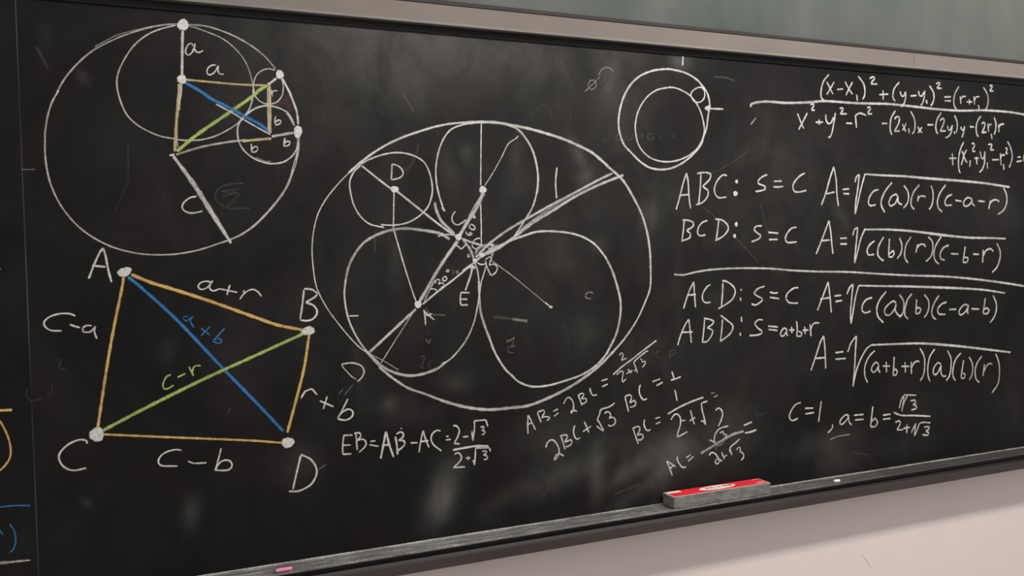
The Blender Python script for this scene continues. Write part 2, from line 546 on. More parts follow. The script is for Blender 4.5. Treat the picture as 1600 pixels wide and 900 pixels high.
   ('W',[39],0.75,'-2919,16452 -2717,15720 -2539,15128 -2413,14755'),
   ], []),
  ('chalk_line', [
   ('W',[38],0.75,'-723,18966 -745,18324 -769,17493'),
   ('W',[38],0.75,'-780,17080 -774,16588 -781,16058'),
   ], []),
  ('chalk_line', [
   ('W',[32],0.65,'-667,17494 -457,17789 -220,18171 -30,18502 182,18646 230,18700'),
   ], []),
  ('chalk_line', [
   ('W',[125, 102, 102, 94],0.78,'-697,17345 -876,16985 -1127,16627 -1336,16309'),
   ('W',[31],0.6,'-790,17231 -1021,16872 -1190,16552'),
   ], []),
  ('chalk_line', [
   ('W',[95],0.75,'-1373,16201 -1733,15738 -2037,15299 -2085,15211 -2385,14752'),
   ('W',[37],0.6,'-1954,15309 -2122,15017 -2245,14787'),
   ], []),
  ('chalk_line', [
   ('W',[53],0.78,'-2268,14747 -1917,15010 -1496,15295 -1180,15525 -976,15679 -816,15791'),
   ('W',[53],0.78,'-1270,15493 -1067,15619'),
   ], []),
  ('chalk_line', [
   ('W',[74],0.78,'-2435,14645 -3019,14158 -3553,13715'),
   ('W',[30],0.6,'-2475,14609 -2831,14111 -3299,13444'),
   ], []),
  ('chalk_line', [
   ('W',[74],0.72,'-928,15803 -582,16112 -117,16423 355,16675 715,16857 1079,17041 1789,17372 2479,17700 2844,17855'),
   ('W',[83],0.74,'-815,15812 -356,16003 113,16294 591,16611 1076,16879 1788,17272 2477,17571 3159,17812'),
   ('W',[73],0.45,'-907,15761 -471,15984 -5,16210 352,16505 785,16782'),
   ('W',[74],0.45,'153,16372 674,16719 1115,16992 1790,17379'),
   ('W',[63],0.5,'-949,15887 -742,16072 -446,16089'),
   ('W',[63],0.5,'-939,15825 -448,15973'),
   ('W',[64],0.5,'-678,15903 -377,16088'),
   ], []),
  ('chalk_line', [
   ('W',[63],0.6,'-1276,16245 -1033,16159 -742,16072'),
   ('W',[64],0.6,'-606,16091 -446,16089 -585,15965'),
   ], []),
  ('chalk_arc', [
   ('W',[92, 77],0.68,'-1925,17098 -1896,16925 -1772,16660 -1601,16495 -1451,16350'),
   ('W',[46],0.6,'-1867,16307 -1692,16348 -1451,16334'),
   ], []),
  ('chalk_line', [
   ('W',[32],0.5,'-534,15724 -326,15576 6,15342 326,15092 1011,14548'),
   ('W',[50],0.7,'877,14660 1029,14543'),
   ], [('W',0.75,1037,14539,49,32,-0.0),]),
  ('chalk_line', [
   ('W',[40],0.75,'-4008,14551 -3790,14548'),
   ], []),
  ('chalk_line', [
   ('W',[61],0.22,'-2205,14663 -2080,14514 -1733,14467'),
   ], []),
  ('chalk_line', [
   ('W',[81],0.2,'-503,14369 29,14290'),
   ('W',[82],0.42,'5,14287 393,14226'),
   ], []),
  ('chalk_dot', [
   ], [('W',0.85,-2884,17384,95,72,-0.0),]),
  ('chalk_dot', [
   ], [('W',0.82,-717,17402,94,83,-0.0),]),
  ('chalk_dot', [
   ], [('W',0.82,-1360,16285,81,76,-0.0),]),
  ('chalk_dot', [
   ], [('W',0.85,-2385,14742,85,81,-0.0),]),
  ('chalk_dot', [
   ], [('W',0.85,-951,15722,57,50,-0.0),]),
  ('chalk_dot', [
   ], [('W',0.8,-774,15850,66,57,-0.0),]),
  ('angle_mark', [
   ('W',[44],0.75,'-1418,16102 -1291,16000 -1160,16118'),
   ], []),
  ('angle_mark', [
   ('W',[41],0.7,'-985,16176 -930,16226 -864,16250 -799,16245'),
   ], []),
  ('angle_mark', [
   ('W',[41],0.7,'-925,15934 -891,16014 -825,16053'),
   ], []),
  ('angle_mark', [
   ('W',[41],0.7,'-1019,16127 -999,16036 -902,15994'),
   ], []),
  ('angle_mark', [
   ('W',[32],0.6,'-627,16050 -541,15948 -431,15936'),
   ], []),
  ('angle_mark', [
   ('W',[32],0.6,'-530,15937 -465,15875 -510,15825'),
   ], []),
  ('angle_mark', [
   ('W',[40],0.75,'-2077,15088 -1970,15084 -1906,15030 -1962,14961'),
   ], []),
  ('chalk_digit', [
   ('W',[41],0.75,'-1175,16420 -1144,16349 -1080,16322 -1014,16348 -1035,16388 -1100,16369 -1084,16328'),
   ], []),
  ('chalk_digit', [
   ('W',[41],0.75,'-1042,16579 -1087,16519 -1012,16459 -947,16458 -935,16508 -988,16569 -1042,16583'),
   ], []),
  ('degree_sign', [
   ('W',[41],0.75,'-973,16790 -984,16744 -915,16730 -951,16784 -973,16790'),
   ], []),
  ('chalk_digit', [
   ('W',[40],0.75,'-1956,15217 -1922,15298 -1867,15306 -1835,15264 -1880,15194 -1782,15222 -1735,15179 -1751,15138 -1817,15116'),
   ], []),
  ('chalk_digit', [
   ('W',[40],0.75,'-1746,15360 -1781,15287 -1716,15265 -1660,15311 -1692,15363 -1746,15360'),
   ], []),
  ('degree_sign', [
   ('W',[40],0.75,'-1655,15527 -1685,15486 -1624,15474 -1601,15515 -1655,15527'),
   ], []),
  ('pointer_arrow', [
   ('W',[53],0.78,'-1209,15027 -1072,15366 -1024,15532 -995,15600'),
   ('W',[53],0.78,'-1091,15553 -995,15605 -952,15522'),
   ], []),
  ('chalk_letter', [
   ('W',[44],0.72,'-2928,17954 -2956,17592'),
   ('W',[44],0.72,'-2928,17954 -2779,17910 -2687,17815 -2677,17724 -2747,17650 -2945,17593'),
   ], []),
  ('chalk_letter', [
   ('W',[43],0.72,'-1416,16890 -1499,16780 -1501,16661 -1429,16581 -1354,16571 -1224,16640 -1158,16690'),
   ], []),
  ('chalk_letter', [
   ('W',[47],0.75,'-1325,14989 -1340,14834 -1332,14684'),
   ('W',[47],0.75,'-1325,14983 -1103,14967'),
   ('W',[47],0.75,'-1333,14823 -1162,14817'),
   ('W',[47],0.75,'-1332,14684 -1149,14681'),
   ], []),
  ('chalk_letter', [
   ('W',[41],0.72,'-689,15727 -637,15543 -553,15368'),
   ('W',[41],0.72,'-677,15747 -566,15816 -527,15784 -592,15603 -459,15630 -371,15557 -418,15435 -531,15361 -585,15399'),
   ('W',[41],0.72,'-898,15670 -789,15628 -668,15645'),
   ('W',[32],0.6,'-530,15937 -517,15805 -569,15643'),
   ('W',[32],0.6,'-662,15625 -775,15262'),
   ], []),
  ('chalk_letter', [
   ('W',[43],0.74,'-2249,14624 -2221,14439 -2215,14254'),
   ('W',[43],0.74,'-2239,14583 -2124,14475 -1996,14366'),
   ('W',[43],0.74,'-2199,14483 -2058,14509'),
   ], []),
  ('chalk_letter', [
   ('W',[29],0.6,'-4197,13512 -4181,13432 -3970,13183 -3880,13123'),
   ('W',[44],0.75,'-4180,13486 -3962,13496 -3763,13421 -3693,13290 -3752,13149 -3856,13066'),
   ], []),
  ('chalk_tick', [
   ('W',[23],0.4,'-3957,13002 -4162,12784'),
   ], []),
  ('chalk_tick', [
   ('W',[23],0.4,'-4176,12929 -4287,12813'),
   ], []),
  ('chalk_letter', [
   ('W',[53],0.76,'1264,17973 1222,17601 1242,17209'),
   ], []),
  ('chalk_letter', [
   ('W',[38],0.62,'-1133,15837 -1121,15881 -1079,15860 -1086,15811 -1129,15808 -1133,15837'),
   ], []),
  ('chalk_line', [
   ('W',[27],0.55,'-3579,13687 -3235,13494 -2887,13258'),
   ], []),
 ]),
 ('main', 'nested_circles_sketch', 'small white chalk sketch of circles nested inside a circle', [
  ('', [
   ('W',[62],0.75,'4475,20575 4082,20508 3694,20349 3404,20108 3211,19815 3088,19487 3036,19162 3065,18881 3193,18583 3381,18406 3665,18169 3954,18020 4296,17978 4643,18027 4996,18181 5303,18398 5562,18659 5641,18851 5747,19109 5802,19449 5856,19705 5792,19997 5655,20178 5426,20374 5073,20519 4673,20576 4475,20575'),
   ], []),
  ('chalk_circle', [
   ('W',[51],0.72,'4519,20100 4174,20011 3880,19810 3634,19472 3533,19102 3554,18818 3623,18596 3765,18417 4005,18260 4348,18186 4695,18203 5048,18307 5355,18484 5537,18679 5668,18979 5645,19273 5520,19604 5268,19905 4967,20055 4718,20112 4519,20100'),
   ], []),
  ('chalk_circle', [
   ('W',[48],0.74,'5475,20155 5295,20045 5258,19926 5369,19785 5548,19782 5677,19898 5690,20075 5603,20163 5475,20155'),
   ], []),
  ('pointer_arrow', [
   ('W',[53],0.75,'6300,19633 5986,19627 5701,19630'),
   ('W',[52],0.75,'5856,19696 5690,19633 5819,19568'),
   ], []),
  ('chalk_letter', [
   ('W',[55],0.85,'5017,20942 4999,20701'),
   ], []),
 ]),
 ('main', 'circle_equation', 'chalk equation of x, y and r squared above a drawn line', [
  ('', [
   ], []),
  ('parenthesis', [
   ('W',[58],0.7,'9997,20792 9790,20576 9700,20301 9711,20122 9805,20046'),
   ], []),
  ('chalk_letter', [
   ('W',[58],0.7,'9908,20583 10026,20410 10145,20236'),
   ('W',[58],0.7,'10187,20591 10026,20365 9907,20213'),
   ], []),
  ('minus_sign', [
   ('W',[59],0.7,'10295,20380 10524,20411'),
   ], []),
  ('chalk_letter', [
   ('W',[59],0.7,'10597,20625 10718,20450 10882,20276'),
   ('W',[59],0.7,'10883,20633 10748,20429 10626,20225'),
   ], []),
  ('chalk_digit', [
   ('W',[60],0.7,'11041,20285 11066,20093'),
   ], []),
  ('parenthesis', [
   ('W',[60],0.7,'11097,20816 11301,20622 11363,20441 11344,20255 11270,20150'),
   ], []),
  ('chalk_digit', [
   ('W',[60],0.7,'11550,20775 11706,20831 11756,20779 11643,20689 11600,20616 11851,20631'),
   ], []),
  ('plus_sign', [
   ('W',[61],0.7,'11926,20324 12288,20362'),
   ('W',[61],0.7,'12072,20472 12085,20178'),
   ], []),
  ('parenthesis', [
   ('W',[62],0.7,'12725,20731 12532,20554 12468,20363 12481,20246 12565,20171'),
   ], []),
  ('chalk_letter', [
   ('W',[62],0.7,'12758,20473 12810,20334 12908,20330 12973,20462'),
   ('W',[62],0.7,'12986,20486 12973,20249 12889,20079 12791,20012'),
   ], []),
  ('minus_sign', [
   ('W',[63],0.7,'13182,20355 13433,20382'),
   ], []),
  ('chalk_letter', [
   ('W',[63],0.7,'13512,20525 13546,20384 13645,20380 13745,20505'),
   ('W',[63],0.7,'13778,20555 13746,20337 13679,20166 13600,20090'),
   ], []),
  ('chalk_digit', [
   ('W',[64],0.7,'13833,20284 13873,20152'),
   ], []),
  ('parenthesis', [
   ('W',[64],0.7,'13966,20709 14128,20526 14162,20359 14102,20188 14015,20101'),
   ], []),
  ('chalk_digit', [
   ('W',[64],0.7,'14249,20774 14371,20830 14419,20784 14317,20691 14283,20646 14488,20658'),
   ], []),
  ('equals_sign', [
   ('W',[65],0.7,'14591,20397 14887,20423'),
   ('W',[65],0.7,'14612,20286 14888,20296'),
   ], []),
  ('parenthesis', [
   ('W',[65],0.7,'15233,20759 15074,20555 15006,20307 15041,20138 15132,20054'),
   ], []),
  ('chalk_letter', [
   ('W',[66],0.7,'15283,20468 15320,20225'),
   ('W',[66],0.7,'15305,20347 15389,20449 15529,20467'),
   ], []),
  ('plus_sign', [
   ('W',[66],0.7,'15565,20301 15813,20314'),
   ('W',[66],0.7,'15685,20406 15693,20219'),
   ], []),
  ('chalk_letter', [
   ('W',[67],0.7,'15883,20501 15921,20231'),
   ('W',[67],0.7,'15905,20354 15976,20466 16133,20490'),
   ], []),
  ('chalk_digit', [
   ('W',[67],0.7,'16085,20239 16136,20077'),
   ], []),
  ('parenthesis', [
   ('W',[67],0.7,'16311,20797 16493,20584 16531,20361 16482,20184 16388,20070'),
   ], []),
  ('chalk_digit', [
   ('W',[68],0.7,'16600,20839 16680,20894 16724,20846 16637,20742 16609,20690 16769,20709'),
   ], []),
  ('dividing_line', [
   ('W',[83],0.75,'7226,19738 7210,19807 7428,19870 7814,19911 8373,19905 9231,19962 9817,20028 11023,20031 12276,20071 13249,20049 14252,20016 15286,20017 16352,20078 17453,20080 18207,20033 18978,19970'),
   ], []),
 ]),
 ('main', 'expanded_equation', 'chalk equation in expanded terms below the drawn line', [
  ('', [
   ], []),
  ('chalk_letter', [
   ('W',[61],0.72,'8843,19640 8969,19392 9072,19218'),
   ('W',[61],0.72,'9201,19670 9055,19441 8881,19179'),
   ], []),
  ('chalk_digit', [
   ('W',[61],0.72,'9318,19900 9406,19940 9452,19897 9376,19799 9358,19745 9475,19759'),
   ], []),
  ('plus_sign', [
   ('W',[62],0.72,'9503,19415 9774,19435'),
   ('W',[62],0.72,'9627,19510 9638,19344'),
   ], []),
  ('chalk_letter', [
   ('W',[62],0.72,'9875,19656 9887,19499 9963,19403 10065,19425 10161,19579'),
   ('W',[63],0.72,'10233,19718 10172,19420 10100,19145 10022,19015 9962,19022'),
   ], []),
  ('chalk_digit', [
   ('W',[63],0.72,'10396,19840 10486,19881 10535,19837 10444,19728 10413,19695 10668,19707'),
   ], []),
  ('minus_sign', [
   ('W',[63],0.72,'10637,19440 10869,19440'),
   ], []),
  ('chalk_letter', [
   ('W',[64],0.72,'10992,19685 11034,19318'),
   ('W',[64],0.72,'10992,19675 11146,19747 11319,19723 11406,19694'),
   ], []),
  ('chalk_digit', [
   ('W',[65],0.72,'11443,19914 11549,19956 11581,19897 11493,19800 11468,19743 11643,19751'),
   ], []),
  ('minus_sign', [
   ('W',[66],0.72,'12021,19488 12244,19498'),
   ], []),
  ('parenthesis', [
   ('W',[66],0.72,'12565,19897 12392,19654 12353,19417 12373,19254 12437,19162'),
   ], []),
  ('chalk_digit', [
   ('W',[66],0.72,'12533,19637 12630,19721 12740,19679 12695,19526 12566,19332 12521,19273 12740,19301'),
   ], []),
  ('chalk_letter', [
   ('W',[67],0.72,'12844,19508 12922,19393 12988,19277'),
   ('W',[67],0.72,'13001,19539 12922,19402 12844,19319'),
   ], []),
  ('chalk_digit', [
   ('W',[67],0.72,'13106,19400 13132,19235'),
   ], []),
  ('parenthesis', [
   ('W',[67],0.72,'13183,19903 13329,19695 13369,19482 13330,19314 13251,19225'),
   ], []),
  ('chalk_letter', [
   ('W',[68],0.72,'13482,19463 13548,19360 13662,19278'),
   ('W',[68],0.72,'13662,19446 13582,19362 13496,19262'),
   ], []),
  ('minus_sign', [
   ('W',[68],0.72,'13882,19527 14138,19538'),
   ], []),
  ('parenthesis', [
   ('W',[69],0.72,'14477,19925 14301,19714 14240,19494 14268,19340 14343,19265'),
   ], []),
  ('chalk_digit', [
   ('W',[69],0.72,'14423,19671 14526,19758 14615,19703 14540,19530 14425,19355 14678,19375'),
   ], []),
  ('chalk_letter', [
   ('W',[70],0.72,'14746,19538 14768,19417 14858,19396 14926,19521'),
   ('W',[70],0.72,'14954,19571 14906,19349 14803,19223 14652,19159'),
   ], []),
  ('parenthesis', [
   ('W',[70],0.72,'15043,19869 15148,19677 15163,19482 15115,19333'),
   ], []),
  ('chalk_digit', [
   ('W',[70],0.72,'15024,19378 15066,19292'),
   ], []),
  ('chalk_letter', [
   ('W',[71],0.72,'15324,19537 15345,19430 15444,19434'),
   ('W',[71],0.72,'15485,19554 15444,19370 15375,19195'),
   ], []),
  ('minus_sign', [
   ('W',[71],0.72,'15712,19543 15904,19541'),
   ], []),
  ('parenthesis', [
   ('W',[72],0.72,'16209,19897 16053,19716 15997,19515 16034,19317 16106,19245'),
   ], []),
  ('chalk_digit', [
   ('W',[72],0.72,'16247,19649 16333,19718 16406,19656 16342,19504 16249,19375 16466,19408'),
   ], []),
  ('chalk_letter', [
   ('W',[72],0.72,'16515,19686 16560,19412'),
   ('W',[72],0.72,'16537,19536 16595,19639 16697,19653'),
   ], []),
  ('chalk_digit', [
   ('W',[73],0.72,'16670,19366 16722,19192'),
   ], []),
  ('parenthesis', [
   ('W',[73],0.72,'16805,19889 16887,19701 16881,19500 16809,19331'),
   ], []),
  ('chalk_letter', [
   ('W',[73],0.72,'17012,19681 17036,19415'),
   ('W',[73],0.72,'17020,19555 17101,19660 17271,19692'),
   ], []),
  ('plus_sign', [
   ('W',[65],0.74,'14811,18538 15132,18551'),
   ('W',[65],0.74,'14946,18707 14977,18324'),
   ], []),
  ('parenthesis', [
   ('W',[66],0.74,'15454,19064 15317,18858 15244,18645 15220,18435 15233,18260 15271,18138 15322,18095'),
   ], []),
  ('chalk_letter', [
   ('W',[66],0.74,'15375,18789 15444,18651 15520,18512 15608,18423'),
   ('W',[66],0.74,'15581,18831 15456,18651 15395,18474 15333,18341'),
   ], []),
  ('chalk_digit', [
   ('W',[67],0.74,'15794,19013 15870,19033 15933,19009 15909,18929 15833,18838 15871,18786 15960,18792'),
   ], []),
  ('chalk_digit', [
   ('W',[67],0.74,'15747,18509 15710,18288'),
   ], []),
  ('plus_sign', [
   ('W',[67],0.74,'15924,18567 16127,18577'),
   ('W',[67],0.74,'16017,18631 16039,18375'),
   ], []),
  ('chalk_letter', [
   ('W',[67],0.74,'16185,18804 16217,18636 16281,18549 16345,18604 16395,18801 16372,18427 16271,18229 16143,18137'),
   ], []),
  ('chalk_digit', [
   ('W',[68],0.74,'16536,19011 16652,19032 16730,19008 16666,18917 16641,18853 16810,18858'),
   ], []),
  ('chalk_digit', [
   ('W',[68],0.74,'16501,18466 16516,18252'),
   ], []),
  ('minus_sign', [
   ('W',[68],0.74,'16721,18542 17034,18558'),
   ], []),
  ('chalk_letter', [
   ('W',[69],0.74,'17098,18768 17141,18373'),
   ('W',[69],0.74,'17113,18588 17165,18698 17310,18705'),
   ], []),
  ('chalk_digit', [
   ('W',[69],0.74,'17335,18910 17400,18948 17414,18885 17362,18793 17349,18757 17455,18764'),
   ], []),
  ('chalk_digit', [
   ('W',[69],0.74,'17246,18429 17274,18231'),
   ], []),
  ('parenthesis', [
   ('W',[69],0.74,'17425,19147 17546,18998 17628,18819 17656,18675 17617,18511 17512,18309'),
   ], []),
  ('equals_sign', [
   ('W',[70],0.74,'17897,18654 18059,18667'),
   ('W',[70],0.74,'17845,18507 18114,18550'),
   ], []),
  ('yellow_zero', [
   ('Y',[75],0.85,'18275,18783 18221,18736 18203,18635 18228,18535 18283,18499 18359,18529 18385,18639 18357,18739 18275,18783'),
   ], []),
 ]),
 ('main', 'area_formula', 'chalk formula row reading ABC with A equals a long square root', [
  ('', [
   ], []),
  ('chalk_letter', [
   ('W',[53],0.76,'4756,16943 4860,17237 4991,17657 5095,17910 5143,17659 5164,17281 5211,16965'),
   ('W',[53],0.76,'4851,17312 5190,17344'),
   ], []),
  ('chalk_letter', [
   ('W',[54],0.76,'5554,17898 5524,17496 5469,17080'),
   ('W',[54],0.76,'5426,17896 5709,17931 5880,17892 5837,17755 5602,17560 5783,17456 5766,17307 5598,17136 5381,17071'),
   ], []),
  ('chalk_letter', [
   ('W',[55],0.76,'6400,17863 6258,17869 6099,17738 5992,17544 6006,17373 6120,17268 6374,17282'),
   ], []),
  ('colon', [
   ], [('W',0.8,6719,17704,48,52,-0.0),('W',0.8,6679,17380,75,69,-0.0),]),
  ('chalk_letter', [
   ('W',[57],0.78,'7780,17910 7648,17872 7510,17793 7434,17704 7481,17650 7633,17609 7715,17555 7673,17505 7535,17465 7356,17443'),
   ], []),
  ('equals_sign', [
   ('W',[58],0.78,'8002,17733 8276,17742'),
   ('W',[58],0.78,'7977,17580 8134,17574 8332,17596'),
   ], []),
  ('chalk_letter', [
   ('W',[59],0.76,'9118,17979 8962,17918 8760,17758 8673,17600 8729,17467 8902,17447 9163,17494'),
   ], []),
  ('chalk_letter', [
   ('W',[61],0.76,'9707,17083 9868,17411 10018,17823 10169,18182 10258,17827 10287,17416 10347,17049'),
   ('W',[61],0.76,'9898,17403 10197,17460'),
   ], []),
  ('equals_sign', [
   ('W',[61],0.76,'10499,17533 10755,17559'),
   ('W',[62],0.76,'10529,17418 10755,17411'),
   ], []),
  ('chalk_letter', [
   ('W',[63],0.76,'11895,17549 11705,17500 11548,17334 11485,17147 11579,17077 11781,17102'),
   ], []),
  ('parenthesis', [
   ('W',[64],0.76,'12438,17768 12182,17529 12022,17268 12009,17079 12150,16877'),
   ], []),
  ('chalk_letter', [
   ('W',[64],0.76,'12698,17320 12600,17429 12406,17342 12291,17151 12374,17057 12568,17153 12678,17344 12698,17177 12848,17107'),
   ], []),
  ('parenthesis', [
   ('W',[65],0.76,'12912,17689 13070,17515 13110,17347 13058,17156 12894,17002'),
   ], []),
  ('parenthesis', [
   ('W',[65],0.76,'13553,17713 13321,17493 13222,17276 13223,17084 13355,16965'),
   ], []),
  ('chalk_letter', [
   ('W',[66],0.76,'13521,17399 13488,17196'),
   ('W',[66],0.76,'13507,17303 13621,17376 13822,17353'),
   ], []),
  ('parenthesis', [
   ('W',[67],0.76,'14044,17705 14126,17502 14127,17259 14059,17064 13958,16966'),
   ], []),
  ('parenthesis', [
   ('W',[67],0.76,'14672,17728 14433,17481 14317,17211 14366,17016 14524,16894'),
   ], []),
  ('chalk_letter', [
   ('W',[68],0.76,'14951,17437 14743,17361 14640,17213 14675,17091 14938,17107'),
   ], []),
  ('minus_sign', [
   ('W',[68],0.76,'15091,17256 15372,17228'),
   ], []),
  ('chalk_letter', [
   ('W',[69],0.76,'15833,17295 15654,17344 15478,17243 15443,17119 15549,17070 15741,17145 15833,17281 15833,17171 15956,17081'),
   ], []),
  ('minus_sign', [
   ('W',[70],0.76,'16098,17242 16409,17224'),
   ], []),
  ('chalk_letter', [
   ('W',[70],0.76,'16664,17276 16579,16983'),
   ('W',[71],0.76,'16629,17150 16774,17267 16958,17278 17070,17218'),
   ], []),
  ('parenthesis', [
   ('W',[71],0.76,'17251,17688 17402,17434 17405,17179 17257,16949 16999,16822'),
   ], []),
  ('square_root_sign', [
   ('W',[62],0.76,'10977,17746 11032,17909 11143,17981 11081,17563 11007,17191 10975,16819 11081,17145 11205,17564 11361,17994'),
   ('W',[65, 97, 79],0.78,'11361,17994 11958,17972 12925,17957 13921,17911 15298,17860 16369,17802 17102,17736 17550,17691'),
   ], []),
 ]),
 ('main', 'area_formula', 'chalk formula row reading BCD with A equals a long square root', [
  ('', [
   ], []),
  ('chalk_letter', [
   ('W',[54],0.76,'5005,16658 4977,16397 4923,16094'),
   ('W',[54],0.76,'4954,16670 5157,16657 5310,16598 5283,16500 5078,16396 5204,16311 5178,16205 4948,16123'),
   ], []),
  ('chalk_letter', [
   ('W',[54],0.76,'5759,16656 5593,16605 5463,16478 5435,16309 5512,16253 5683,16272'),
   ], []),
  ('chalk_letter', [
   ('W',[55],0.76,'6126,16689 6086,16432 6031,16111'),
   ('W',[55],0.76,'6000,16689 6220,16667 6405,16538 6430,16408 6269,16237 5994,16111'),
   ], []),
  ('chalk_letter', [
   ('W',[57],0.76,'7570,16502 7377,16490 7294,16402 7403,16314 7540,16247 7484,16159 7209,16066'),
   ], []),
  ('colon', [
   ], [('W',0.8,6698,16549,48,65,-0.0),('W',0.8,6642,16233,48,56,-0.0),]),
  ('equals_sign', [
   ('W',[58],0.76,'7790,16324 8143,16295'),
   ('W',[58],0.76,'7817,16121 8125,16126'),
   ], []),
  ('chalk_letter', [
   ('W',[59],0.76,'8799,16460 8610,16425 8438,16261 8380,16128 8465,16037 8797,16047'),
   ], []),
  ('chalk_letter', [
   ('W',[61],0.76,'9507,15692 9715,16090 9895,16454 9985,16645 10056,16270 10091,15948 10132,15681'),
   ('W',[61],0.76,'9703,16068 10013,16087'),
   ], []),
  ('equals_sign', [
   ('W',[62],0.76,'10405,16128 10661,16135'),
   ('W',[62],0.76,'10405,15967 10661,15964'),
   ], []),
  ('chalk_letter', [
   ('W',[63],0.76,'11737,16044 11547,15928 11440,15766 11484,15624 11718,15643'),
   ], []),
  ('parenthesis', [
   ('W',[64],0.76,'12099,16158 11895,15877 11863,15641 11959,15521 12099,15447'),
   ], []),
  ('chalk_letter', [
   ('W',[64],0.76,'12330,16108 12311,15823 12292,15562 12440,15559 12524,15653 12473,15749 12311,15633'),
   ], []),
  ('parenthesis', [
   ('W',[65],0.76,'12732,16128 12830,15911 12798,15672 12635,15493'),
   ], []),
  ('parenthesis', [
   ('W',[65],0.76,'13211,16147 13007,15909 12942,15621 12995,15452 13094,15368'),
   ], []),
  ('chalk_letter', [
   ('W',[66],0.76,'13491,15926 13405,15662'),
   ('W',[66],0.76,'13458,15806 13591,15910 13759,15898 13813,15825'),
   ], []),
  ('parenthesis', [
   ('W',[67],0.76,'13927,16140 14097,15992 14118,15747 14031,15529 13828,15386'),
   ], []),
  ('parenthesis', [
   ('W',[67],0.76,'14493,16159 14234,15843 14167,15599 14236,15402 14394,15301'),
   ], []),
  ('chalk_letter', [
   ('W',[68],0.76,'14819,15874 14577,15789 14440,15595 14475,15446 14648,15418'),
   ], []),
  ('minus_sign', [
   ('W',[68],0.76,'14904,15606 15240,15590'),
   ], []),
  ('chalk_letter', [
   ('W',[69],0.76,'15536,15824 15487,15576 15439,15317 15631,15348 15666,15472 15488,15486'),
   ], []),
  ('minus_sign', [
   ('W',[70],0.76,'15880,15579 16153,15564'),
   ], []),
  ('chalk_letter', [
   ('W',[70],0.76,'16348,15712 16315,15283'),
   ('W',[71],0.76,'16349,15510 16457,15670 16676,15732 16809,15644'),
   ], []),
  ('parenthesis', [
   ('W',[71],0.76,'16969,15906 17120,15649 17107,15393 16976,15141 16756,14978'),
   ], []),
  ('square_root_sign', [
   ('W',[62],0.76,'10894,16216 10956,16378 11080,16438 11036,16075 10986,15703 10955,15401 11079,15748 11204,16120 11372,16408'),
   ('W',[65, 98, 70],0.78,'11372,16376 12278,16370 13257,16315 14610,16182 15662,16098 16747,16071 17377,16044'),
   ], []),
 ]),
 ('main', 'dividing_line', 'long chalk line between the second and third formula rows', [
  ('', [
   ('W',[61, 69, 87],0.76,'4676,15245 4964,15224 5373,15290 5892,15341 6689,15356 7784,15324 8632,15250 9505,15196 10708,15151 11959,15061 13260,14978 14616,14911 15670,14821 16758,14698 17503,14603 18265,14496 18886,14402'),
   ], []),
 ]),
 ('main', 'area_formula', 'chalk formula row reading ACD below the long dividing line', [
  ('', [
   ], []),
  ('chalk_letter', [
   ('W',[52],0.76,'4964,14335 5034,14525 5159,14814 5298,15036 5314,14695 5346,14342'),
   ('W',[52],0.76,'5076,14681 5363,14694'),
   ], []),
  ('chalk_letter', [
   ('W',[53],0.76,'5836,14940 5724,14886 5598,14731 5569,14572 5651,14466 5832,14466'),
   ], []),
  ('chalk_letter', [
   ('W',[54],0.76,'6244,14985 6227,14662 6190,14340'),
   ('W',[54],0.76,'6216,15036 6372,15004 6584,14870 6655,14728 6567,14534 6366,14403 6082,14280'),
   ], []),
  ('colon', [
   ('W',[54],0.76,'6871,14790 6827,14738'),
   ('W',[54],0.76,'6797,14544 6840,14512 6834,14454'),
   ], []),
  ('chalk_letter', [
   ('W',[55],0.76,'7662,14835 7440,14783 7277,14659 7409,14572 7571,14507 7570,14448 7407,14348 7319,14329 7202,14369'),
   ], []),
  ('equals_sign', [
   ('W',[56],0.76,'7839,14670 7989,14634 8124,14641'),
   ('W',[56],0.76,'7838,14521 8168,14472'),
   ], []),
  ('chalk_letter', [
   ('W',[57],0.76,'8856,14760 8672,14742 8457,14605 8395,14476 8517,14351 8839,14321'),
   ], []),
  ('chalk_letter', [
   ('W',[61],0.76,'9548,14084 9709,14398 9889,14759 9950,14886 10009,14525 10067,13992'),
   ('W',[61],0.76,'9650,14400 10008,14433'),
   ], []),
  ('equals_sign', [
   ('W',[61],0.76,'10177,14473 10450,14486'),
   ('W',[62],0.76,'10219,14309 10474,14332'),
   ], []),
  ('chalk_letter', [
   ('W',[63],0.76,'11641,14371 11421,14323 11264,14174 11233,14010 11358,13934 11578,13972'),
   ], []),
  ('parenthesis', [
   ('W',[64],0.76,'12202,14531 11959,14311 11832,14079 11863,13817 12087,13606'),
   ], []),
  ('chalk_letter', [
   ('W',[65],0.76,'12604,14167 12507,14233 12312,14154 12138,13995 12151,13851 12313,13820 12507,13955 12604,14143 12572,13952 12703,13802 12853,13785'),
   ], []),
  ('parenthesis', [
   ('W',[65],0.76,'12734,14426 12899,14227 12919,14033 12866,13842 12722,13729'),
   ], []),
  ('parenthesis', [
   ('W',[66],0.76,'13248,14431 13063,14245 12965,13983 12965,13790 13098,13663'),
   ], []),
  ('chalk_letter', [
   ('W',[66],0.76,'13449,14254 13429,14012 13410,13808 13564,13835 13631,13954 13496,13999 13409,13915'),
   ], []),
  ('parenthesis', [
   ('W',[67],0.76,'13764,14388 13934,14211 13968,14038 13901,13820 13766,13680'),
   ], []),
  ('parenthesis', [
   ('W',[67],0.76,'14398,14341 14206,14126 14084,13861 14140,13687 14277,13591'),
   ], []),
  ('chalk_letter', [
   ('W',[68],0.76,'14723,14116 14516,14065 14331,13924 14379,13774 14676,13736'),
   ], []),
  ('minus_sign', [
   ('W',[69],0.76,'14829,13878 15144,13879'),
   ], []),
  ('chalk_letter', [
